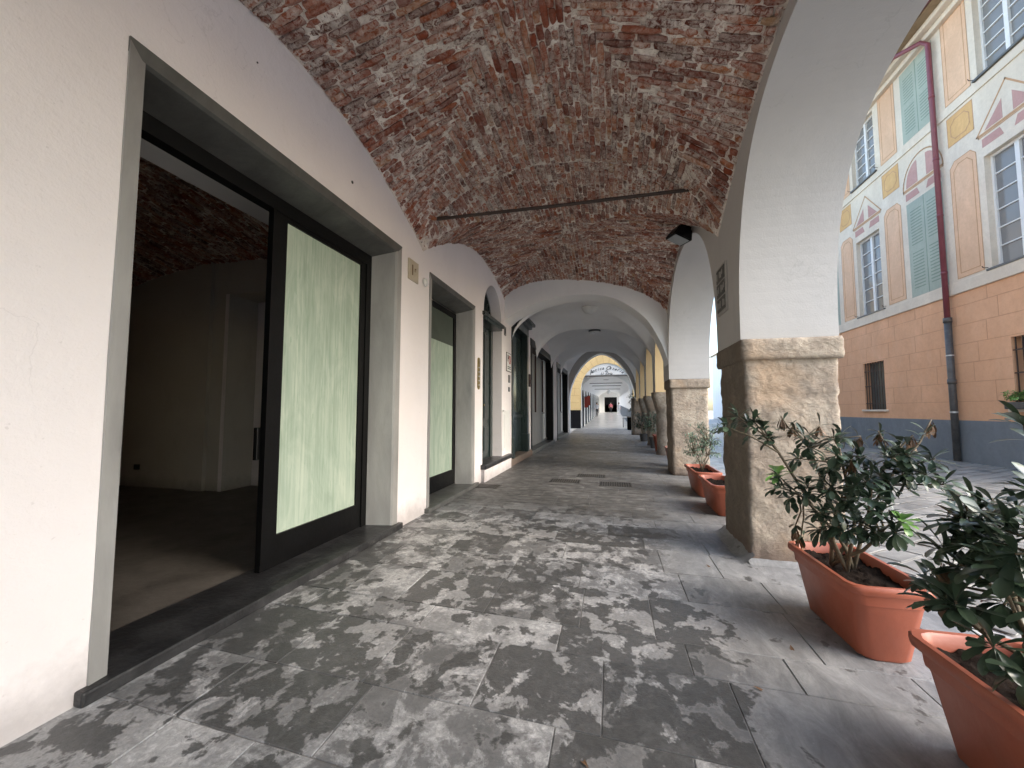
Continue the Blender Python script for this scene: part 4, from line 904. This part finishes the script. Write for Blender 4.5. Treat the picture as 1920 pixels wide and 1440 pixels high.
# scored block lines in the orange ground floor
mb=MB()
for z in (1.45,1.92,2.39,2.86,3.33,3.80):
    mb.box(FX-.004,FX-.001,Y0,Y1,z,z+.014) if not(1.27<z<2.82) else None
    if 1.27<z<2.82:
        cuts=[Y0]+[q for h in sorted(gr) for q in h[:2]]+[Y1]
        for a,b_ in zip(cuts[::2],cuts[1::2]): mb.box(FX-.004,FX-.001,a,b_,z,z+.014)
    o=U(0,1)
    for k in range(36):
        y=Y0+o+k*1.12
        if y<Y1 and not any(a-.02<y<b_+.02 and z<h_ and z+.47>g_ for a,b_,g_,h_ in gr): mb.box(FX-.0035,FX-.001,y,y+.012,z+.016,z+.468)
mb.build('block_joints',fresco('scored joint tone',(.63,.37,.23),(.56,.32,.19)),fac)
def rect(mb,y0,y1,z0,z1,x,mi=0,th=.003): mb.box(x-th,x-.0003,y0,y1,z0,z1,mi)
def outline(mb,poly,x,w,mi=0):
    n=len(poly)
    for i in range(n):
        a,b_=Vector(poly[i]),Vector(poly[(i+1)%n]); d=(b_-a).normalized(); nn=Vector((-d.y,d.x))*w/2
        mb.prismx([tuple(a-nn-d*w/2),tuple(b_-nn+d*w/2),tuple(b_+nn+d*w/2),tuple(a+nn-d*w/2)],x-.0030,x-.0003,mi)
pan=MB(); shp=MB()
def false_shutter(y0,y1,z0,z1):
    mb=MB(); x=FX; mb.box(x-.004,x-.0005,y0,y1,z0,z1,0)
    mb.box(x-.006,x-.004,(y0+y1)/2-.012,(y0+y1)/2+.012,z0,z1,1)
    for s,(a,b_) in enumerate(((y0+.13,(y0+y1)/2-.10),((y0+y1)/2+.10,y1-.13))):
        for (c,e) in ((z0+.22,z0+(z1-z0)*.48),(z0+(z1-z0)*.54,z1-.2)):
            n=int((e-c)/.085)
            for k in range(n):
                zz=c+(e-c)*k/n; mb.add([(x-.0065,a,zz),(x-.0065,b_,zz),(x-.0065,b_,zz+.03),(x-.0065,a,zz+.03)],[(0,1,2,3)],1)
    mb.build('painted_shutter',['pgreen','pgreend'],fac)
for k in range(-1,6):
    yc=13.0+per*k                              # false shutter bays between windows
    if yc-1<Y0 or yc+1.5>Y1: continue
    false_shutter(yc-.64,yc+.64,4.44,7.15); false_shutter(yc-.62,yc+.60,8.95,11.05)
for k in range(-1,6):
    for yy in (13.0+per*k-1.28,13.0+per*k+1.24):
        if yy-.4<Y0 or yy+.4>Y1: continue
        a,b_=yy-.37,yy+.36
        for (c,e) in((4.48,7.42),(8.93,11.2)):
            mb=MB(); ch=.14; pl=[(a,c),(b_,c),(b_,e-ch),(b_-ch,e),(a+ch,e),(a,e-ch)] if c<5 else [(a,c),(b_,c),(b_,e),(a,e)]
            mb.prismx(pl,FX-.004,FX-.0005,0); outline(mb,[(p+(.10 if p<yy else -.10),q+(.12 if q<c+1 else -.12)) for p,q in pl],FX-.004,.018,1); outline(mb,[(p+(.0 if p<yy else 0),q) for p,q in pl],FX-.004,.014,1)
            mb.build('painted_panel',['panel','pline'],fac)
        mb=MB(); c,e=7.85,8.58; mb.prismx([(a,c),(b_,c),(b_,e),(a,e)],FX-.004,FX-.0005,0)
        ch=.12; outline(mb,[(a+.1+ch,c+.12),(b_-.1-ch,c+.12),(b_-.1,c+.12+ch),(b_-.1,e-.12-ch),(b_-.1-ch,e-.12),(a+.1+ch,e-.12),(a+.1,e-.12-ch),(a+.1,c+.12+ch)],FX-.004,.02,1); outline(mb,[(a,c),(b_,c),(b_,e),(a,e)],FX-.004,.014,1)
        mb.build('painted_panel',['panely','pline'],fac)
# painted pediments above first floor openings
for k in range(-1,12):
    yc=13.0+per/2*k+ (0.012 if k%2 else 0)
    if yc-1<Y0 or yc+1>Y1: continue
    mb=MB(); a,b_=yc-.66,yc+.66
    for s in(-1,1): mb.prismx([(yc+s*.12,7.26),(yc+s*.64,7.26),(yc+s*.64,7.46),(yc+s*.20,7.46)],FX-.004,FX-.0005,0)
    if k%2==0:
        for s in(-1,1):
            mb.prismx([(yc+s*.16,7.62)]+[(yc+s*(.16+.44*math.cos(math.pi/2*i/8)),7.62+.62*math.sin(math.pi/2*i/8)) for i in range(9)],FX-.004,FX-.0005,0)
        pts=[(yc+.72*math.cos(math.pi*i/20),7.58+.80*math.sin(math.pi*i/20)) for i in range(21)]
        outline(mb,pts,FX-.002,.035,1)
    else:
        for s in(-1,1): mb.prismx([(yc+s*.12,7.62),(yc+s*.56,7.62),(yc+s*.12,8.06)],FX-.004,FX-.0005,0)
        outline(mb,[(yc-.76,7.58),(yc+.76,7.58),(yc,8.42)],FX-.002,.035,1)
    outline(mb,[(a-.06,7.52),(b_+.06,7.52),(b_+.06,7.55),(a-.06,7.55)],FX-.002,.02,1)
    mb.build('painted_pediment',['mauve','eavepale'] if 0 else ['mauve','pline'],fac)
mb=MB(); mb.box(FX-.03,FX-.0,Y0,Y1,8.66,8.86,b=.008); mb.build('string_course','cream',fac)
def window(a,b_,c,e,frame_mat='paintw'):
    x=FX+.16; mb=MB(); ym=(a+b_)/2; f=.055
    mb.box(x-.04,x+.02,a,a+f,c,e);mb.box(x-.04,x+.02,b_-f,b_,c,e);mb.box(x-.04,x+.02,a+f,b_-f,e-f,e);mb.box(x-.04,x+.02,a+f,b_-f,c,c+f);mb.box(x-.05,x+.02,ym-.05,ym+.05,c+f,e-f)
    n=6
    for k in range(1,n):
        z=c+f+(e-c-2*f)*k/n
        mb.box(x-.03,x+.01,a+f,ym-.05,z-.013,z+.013); mb.box(x-.03,x+.01,ym+.05,b_-f,z-.013,z+.013)
    fo=mb.build('window_frame',frame_mat,fac); mb=MB(); mb.box(x,x+.006,a+f,b_-f,c+f,e-f); mb.build('pane','winglass',fo)
    mb=MB(); mb.box(FX-.06,FX+.18,a-.08,b_+.08,c-.05,c,b=.008); mb.build('sill','slate',fo)
    for s,y in((0,a-.12),(1,b_+.10)):
        mb=MB(); mb.tube([(FX,y,c+.04),(FX-.09,y,c+.04),(FX-.11,y,c+.08)],.008,5); mb.build('shutter_catch','iron',fo)
for w in wins: window(*w)
for (a,b_,c,e) in gr:
    mb=MB(); x=FX+.03; n=8
    for k in range(n): yy=a+.06+(b_-a-.12)*k/(n-1); mb.box(x-.009,x+.009,yy-.009,yy+.009,c,e)
    for z in (c+.2,(c+e)/2,e-.28): mb.box(x-.014,x+.012,a,b_,z-.012,z+.012)
    go=mb.build('window_grille','iron',fac)
    mb=MB(); mb.box(FX+.2,FX+.21,a,b_,c,e); mb.build('pane','shopglass',go); mb=MB(); mb.box(FX-.07,FX+.25,a-.1,b_+.1,c-.06,c,b=.008); mb.build('sill','cream',go)
mb=MB(); mb.box(FX-.12,FX+.1,Y0,Y1,EV-.35,EV-.2,b=.02); mb.box(FX-.28,FX+.1,Y0,Y1,EV-.2,EV-.06,b=.03); mb.build('cornice','cream',fac)
mb=MB(); mb.box(FX-.5,FX+6,Y0-.2,Y1,EV-.06,EV+.05); mb.build('eaves','eave',fac)
mb=MB(); mb.tube([(FX-.57,Y0,EV+.02),(FX-.57,Y1,EV+.02)],.08,10); mb.build('gutter','pipered',fac)
dp=thing('drainpipe','tall drainpipe on the painted facade, wine red above and dark iron below','drainpipe',(FX-.12,12.33,0))
mb=MB(); x=FX-.11; mb.tube([(x-.6,13.2,EV-.25),(x-.05,12.48,EV-.35),(x,12.33,EV-.55),(x,12.33,3.5)],.058,12)
for z in (9.4,7.7,6.2,4.7): mb.tube([(x,12.33,z),(x,12.33,z+.06)],.066,12) 
mb.build('upper_pipe','pipered',dp,smooth=True)
mb=MB(); mb.tube([(x,12.33,3.55),(x,12.33,0)],.072,12); 
for z in (3.45,1.9): mb.tube([(x,12.33,z),(x,12.33,z+.12)],.085,12)
mb.build('lower_pipe','pipedark',dp,smooth=True)
mb=MB(); mb.tube([(x,12.33,1.18),(x,12.33,1.22)],.078,12); mb.build('clamp','zinc',dp); mb=MB(); mb.tube([(x,12.33,2.6),(x,12.33,2.63)],.078,12); mb.build('clamp','zinc',dp)
t=airy('small bright green plant on the barred window sill across the alley',(FX-.08,10.75,1.42),.22,.16,22,.07,.03,'leafn',4,6); t['group']='window sill plants'; del t['group']
mb=MB(); mb.box(FX-.16,FX+.02,10.5,10.95,1.27,1.42,b=.02); tag(mb.build('window_box','pipedark'),'dark window box holding the small green plant','window box')

# ------------------------------------------------------------ osteria building and its long arcade beyond the far arch
OY=28; pb=thing('pale_building','pale plastered house set back beyond the painted building','building',(14,32,0))
mb=MB(); mb.box(13.5,20,21.5,60,0,8.5); mb.box(13.3,20,21.3,60.2,8.5,8.65,1); mb.build('wall',['farwhite','eave'],pb)
for k in range(7):
    for z in (1.0,3.4,6.0):
        mb=MB(); y=24+k*4.6; mb.box(13.44,13.5,y,y+1,z,z+1.5,0); wf=mb.build('window','shopglass',pb); mb=MB(); mb.box(13.40,13.46,y-.5,y-.02,z,z+1.5); mb.box(13.40,13.46,y+1.02,y+1.5,z,z+1.5); mb.box(13.40,13.50,y-.02,y+1.02,z+1.5,z+1.52); mb.build('shutters','green',wf)
ost=thing('osteria_building','cream yellow building with a lettered arch and a long white arcade beyond','building',(-.4,OY,0))
oz=1.55; arc=[(-.33-1.72*math.cos(math.pi*i/36),2.6+1.86*math.sin(math.pi*i/36)) for i in range(37)]
mb=MB(); prev=None
for p,q in zip(arc[:-1],arc[1:]): mb.add([(p[0],OY,p[1]),(q[0],OY,q[1]),(q[0],OY,9),(p[0],OY,9)],[(0,1,2,3)],0); mb.add([(p[0],OY,p[1]),(q[0],OY,q[1]),(q[0],OY+.7,q[1]),(p[0],OY+.7,p[1])],[(0,1,2,3)],1)
for x in (-2.05,1.39):
    mb.add([(x,OY,1.25),(x,OY,2.6),(x,OY+.7,2.6),(x,OY+.7,1.25)],[(0,1,2,3)],1)
mb.box(-12,-2.05,OY,OY+.3,1.25,9,0); mb.box(1.39,2.0,OY,OY+.7,1.25,9,0); mb.box(-12,2.0,OY+.31,OY+8,4.75,9,0)
mb.build('front_wall',['oyellow','paintw'],ost)
mb=MB()
for z in (1.75,2.25,2.75,3.25): 
    mb.box(-12,-2.16,OY-.006,OY-.001,z,z+.025)
    for k in range(8): yk=-2.5-.8*k-(.4 if int(z*2)%2 else 0); mb.box(yk,yk+.02,OY-.005,OY-.001,z+.026,z+.499)
for k in range(2,14):
    a=math.pi*k/15; mb.add([(-.33-1.76*math.cos(a),OY-.005,2.6+1.9*math.sin(a)),(-.33-1.76*math.cos(a+.012),OY-.005,2.6+1.9*math.sin(a+.012)),(-.33-2.4*math.cos(a+.008),OY-.005,2.6+2.55*math.sin(a+.008)),(-.33-2.4*math.cos(a),OY-.005,2.6+2.55*math.sin(a))],[(0,1,2,3)])
mb.build('ashlar_joints',fresco('ashlar joint tone',(.62,.42,.2),(.58,.38,.18)),ost)
mb=MB(); mb.box(-12,-2.10,OY-.03,OY+.3,0,1.25); mb.box(1.39,2.0,OY-.03,OY+.7,0,1.25); mb.build('plinth','oplinth',ost)
# lettered lunette
mb=MB(); lun=[(p,q) for p,q in arc if q>3.6]; n=len(lun)
v=[(p,OY+.06,q) for p,q in lun]+[(p,OY+.10,q) for p,q in lun]; mb.add(v,[tuple(range(n)),tuple(range(2*n-1,n-1,-1))]+[(i,(i+1)%n,n+(i+1)%n,n+i) for i in range(n)])
sg=mb.build('sign_lunette','paintw',ost)
mb=MB(); mb.box(-1.80,1.14,OY+.02,OY+.12,3.56,3.60); mb.build('sign_rail','iron',sg)
mb=MB(); word='Antica Osteria'; cx,cz,r=-.30,2.05,2.08
for i,ch in enumerate(word):
    if ch==' ': continue
    a=math.pi/2+ (6.5-i)*.082; bm=text_mesh(ch,.36 if ch.isupper() else .29,.45,.002,.003)
    M=Matrix.Translation((cx+r*math.cos(a),OY+.05,cz+r*math.sin(a)))@Matrix.Rotation(-(a-math.pi/2),4,'Y')@FY; mb.bm(bm,0,None,M)
bm=text_mesh('du',.20,.45,.002,.002); mb.bm(bm,0,None,Matrix.Translation((-.33,OY+.05,3.93))@FY)
bm=text_mesh("U  Dria",.26,.45,.002,.002); mb.bm(bm,0,None,Matrix.Translation((-.33,OY+.05,3.73))@FY)
mb.build('lettering','ink',sg)
# passage floor rising gently, walls, vault
YE=72
def fz(y): return max(0,(y-30)/42*.9)
mb=MB(); mb.grid(lambda i,j:(-2.2+5.2*i,OY+(YE-OY)*j,fz(OY+(YE-OY)*j)+.001),2,40); struct(mb.build('arcade_floor_beyond',S('pale polished paving',(.55,.54,.51),(.46,.45,.43),1.2,.22,.1,12)))
ow=thing('far_arcade','long white arcade with dark doors running to the far end','arcade',(-.4,50,0))
mb=MB(); mb.box(-2.4,-2.08,OY+.7,YE,0,6); mb.box(-9,-2.4,OY+.7,YE,4.8,6); mb.box(2.1,2.3,OY+.7,YE,4.5,6); mb.build('wall','farwhite',ow)
mb=MB(); f0=vault_fn(-2.08,1.25,OY+.7,OY+4.3,3.9,(2.6,)*4,(3.45,3.45),(3.65,3.65))
for i in range(24):
    xa,xb=-2.08+3.33*i/24,-2.08+3.33*(i+1)/24; mb.add([(xa,OY+.705,f0(xa,OY+.7)),(xb,OY+.705,f0(xb,OY+.7)),(xb,OY+.705,4.9),(xa,OY+.705,4.9)],[(0,1,2,3)])
mb.box(1.25,2.1,OY+.705,OY+.75,2.6,4.9); mb.build('tympanum','farwhite',ow)
BY=3.6; nb=int((YE-OY)/BY)
for k in range(nb):
    ya=OY+.7+k*BY; yb=ya+BY; z0=fz((ya+yb)/2)
    fv=vault_fn(-2.08,1.25,ya,yb,3.9+z0*.8,(2.6+z0,)*4,(3.45+z0,3.45+z0),(3.65+z0*.8,)*2); mb=MB()
    mb.grid(lambda i,j:(lambda x,y:(x,y,fv(x,y)))(-2.08+3.33*i,ya+BY*j),22,20); mb.build('vault_bay','farwhite',ow,smooth=True)
    # dark arched door
    mb=MB(); a,b_=ya+.75,yb-1.15; h=2.0+z0
    pl=[(a,z0),(b_,z0),(b_,h)]+[((a+b_)/2+(b_-a)/2*math.cos(math.pi*i/8),h+.75*math.sin(math.pi*i/8)) for i in range(1,8)]+[(a,h)]
    mb.prismx(pl,-2.10,-2.06); mb.build('dark_door','matte',ow)
    mb=MB(); mb.box(-2.09,-2.03,a-.5,a,z0,z0+1.2); mb.box(1.26,1.66,yb-.35,yb+.1,z0,z0+1.3); mb.build('grey_base','plinth',ow)
    mb=MB(); mb.box(1.26,1.64,yb-.33,yb+.08,z0+1.3,3.4+z0); 
    pp=[((ya+yb)/2-(BY/2)*math.cos(math.pi*i/12),2.3+z0+1.0*math.sin(math.pi*i/12)) for i in range(13)]
    for p,q in zip(pp[:-1],pp[1:]): mb.prismx([p,q,(q[0],6),(p[0],6)],1.25,1.62)
    mb.build('arch_pier','farwhite',ow)
for k,(y,z) in enumerate(((32,3.35),(38,3.5),(46,3.6))):
    mb=MB(); mb.tube([(-2.08,y,z),(1.3,y,z)],.025,6); tag(mb.build('tie_rod','iron'),'thin dark tie rod in the far arcade','tie rod','tie rods of the far arcade')
mb=MB(); mb.box(-2.3,3,YE,YE+.3,0,2.2,1); mb.box(-2.3,-1.2,YE-.3,YE,0,5,0); mb.box(.9,3,YE-.3,YE,0,5,0); mb.box(-1.2,.9,YE-.3,YE,3.5,6,0); mb.box(-1.2,.9,YE,YE+.3,0,4,1); mb.build('end_wall',['paintw','oplinth'],ow)
for y,lab in((33.9,'flat dark lamp inside the lettered arch'),(60,'bright white globe lamp at the far end of the passage')):
    t=thing('ceiling_lamp',lab,'lamp',(-.42,y,3.8)); zz=3.78+fz(y)*.8 if y<50 else 3.9
    mb=MB()
    if y<50: mb.lathe((-.42,y,zz),[(0,0),(.3,0),(.3,-.06),(.2,-.1),(0,-.1)],20); mb.build('shade','lampgrey',t)
    else: mb.lathe((-.42,y,zz),[(0,.32),(.2,.26),(.3,0),(.2,-.26),(0,-.32)],20); mb.build('globe','plastic',t,smooth=True); mb=MB(); mb.tube([(-.42,y,zz+.3),(-.42,y,zz+.8)],.02,6); mb.build('stem','lampgrey',t)
for (y,z,lab) in ((31.0,1.9,'red shop sign hanging by the first dark door beyond the arch'),(34.4,2.1,'small red sign hung further along the dark doors')):
    t=thing('shop_sign',lab,'sign',(-2.0,y,z)); mb=MB(); mb.box(-2.02,-1.76,y-.03,y+.03,z-.45,z+.35,b=.01); mb.build('board','red',t); mb=MB(); mb.tube([(-2.08,y,z+.37),(-1.76,y,z+.37)],.015,6); mb.build('bracket','iron',t)
# tables outside the far arcade and skip-like bin
t=thing('cafe_table','white cafe table under the far arcade arches','table',(1.0,30.5,0)); mb=MB(); mb.box(.75,1.5,30.1,30.9,.72,.76,b=.01); mb.build('table_top','paintw',t)
for sx in(.8,1.45):
    for sy in(30.15,30.85): mb=MB(); mb.tube([(sx,sy,0),(sx,sy,.72)],.02,6); mb.build('leg','lampgrey',t)
mb=MB(); mb.box(.95,1.7,26.2,27,.0,.8,b=.04); mb.box(.92,1.73,26.17,27.03,.8,.87,b=.02,mi=1); tag(mb.build('waste_bin',['matte','lampgrey']),'dark square bin standing outside the far arch','bin')

# ------------------------------------------------------------ people far away
def person(label,x,y,z,top_,bot,h=1.68,stride=.12,turn=0,bag=False):
    t=thing('person',label,'person',(x,y,z)); bm=bmesh.new(); s=h/1.75
    J={'pel':(0,0,.95),'wai':(0,0,1.08),'che':(0,.01,1.30),'nec':(0,.0,1.48),'hd0':(0,-.01,1.56),'hd1':(0,-.015,1.66),'hd2':(0,-.005,1.74),
       'lh':(-.10,0,.90),'lk':(-.11,-stride*.6,.50),'la':(-.12,-stride*.3,.09),'lt':(-.13,-stride*.3-.16,.03),'rh':(.10,0,.90),'rk':(.11,stride*.2,.50),'ra':(.12,stride*1.3,.10),'rt':(.13,stride*1.3-.15,.04),
       'ls':(-.18,0,1.42),'le':(-.25,.04,1.14),'lw':(-.25,-.08,.90),'lf':(-.24,-.12,.80),'rs':(.18,0,1.42),'re':(.25,.05,1.14),'rw':(.25,-.06,.90),'rf':(.24,-.10,.80)}
    rad={'pel':.14,'wai':.125,'che':.145,'nec':.055,'hd0':.075,'hd1':.10,'hd2':.06,'lh':.09,'lk':.06,'la':.04,'lt':.03,'rh':.09,'rk':.06,'ra':.04,'rt':.03,'ls':.06,'le':.042,'lw':.03,'lf':.025,'rs':.06,'re':.042,'rw':.03,'rf':.025}
    E=[('pel','wai'),('wai','che'),('che','nec'),('nec','hd0'),('hd0','hd1'),('hd1','hd2'),('pel','lh'),('lh','lk'),('lk','la'),('la','lt'),('pel','rh'),('rh','rk'),('rk','ra'),('ra','rt'),('che','ls'),('ls','le'),('le','lw'),('lw','lf'),('che','rs'),('rs','re'),('re','rw'),('rw','rf')]
    ks=list(J); me=bpy.data.meshes.new('body'); me.from_pydata([tuple(c*s for c in J[k]) for k in ks],[(ks.index(a),ks.index(b_)) for a,b_ in E],[])
    o=bpy.data.objects.new('body',me); COL.objects.link(o); m=o.modifiers.new('s','SKIN'); m.use_smooth_shade=True; o.modifiers.new('u','SUBSURF').levels=1
    for i,k in enumerate(ks):
        sv=me.skin_vertices[0].data[i]; sv.radius=(rad[k]*s,rad[k]*s*(.75 if k in('pel','wai','che') else 1)); sv.use_root=(k=='pel')
    dg=bpy.context.evaluated_depsgraph_get(); dg.update(); m2=bpy.data.meshes.new_from_object(o.evaluated_get(dg)); bpy.data.objects.remove(o)
    m2.name='body'; m2.materials.clear()
    for q in('skin',top_,bot): m2.materials.append(MT[q])
    for p in m2.polygons: 
        zz=p.center.z/s; xx=abs(p.center.x)/s
        p.material_index=2 if zz<.98 and xx<.21 else (1 if zz<1.47 and not(xx>.2 and zz<1.1) else 0)
    o=bpy.data.objects.new('body',m2); COL.objects.link(o); o.parent=t
    mb=MB(); mb.lathe((0,.015,1.67*s),[(.0,.115),(.06,.10),(.105,.04),(.11,-.02),(.10,-.07)],14); h_=mb.build('hair','hair',None,smooth=True); h_.parent=t
    t.rotation_euler=(0,0,turn); return t
person('person in a pink top and dark trousers at the far end of the passage',-.15,66,fz(66),'pink','navy',1.72)
person('person in pale clothes walking on the left of the far arcade',-1.75,50,fz(50),'pale','navy',1.75,.2,R(15))
person('person in grey blue clothes beside the far right columns',.95,57,fz(57),'pale','pale',1.7,.1,R(-20))
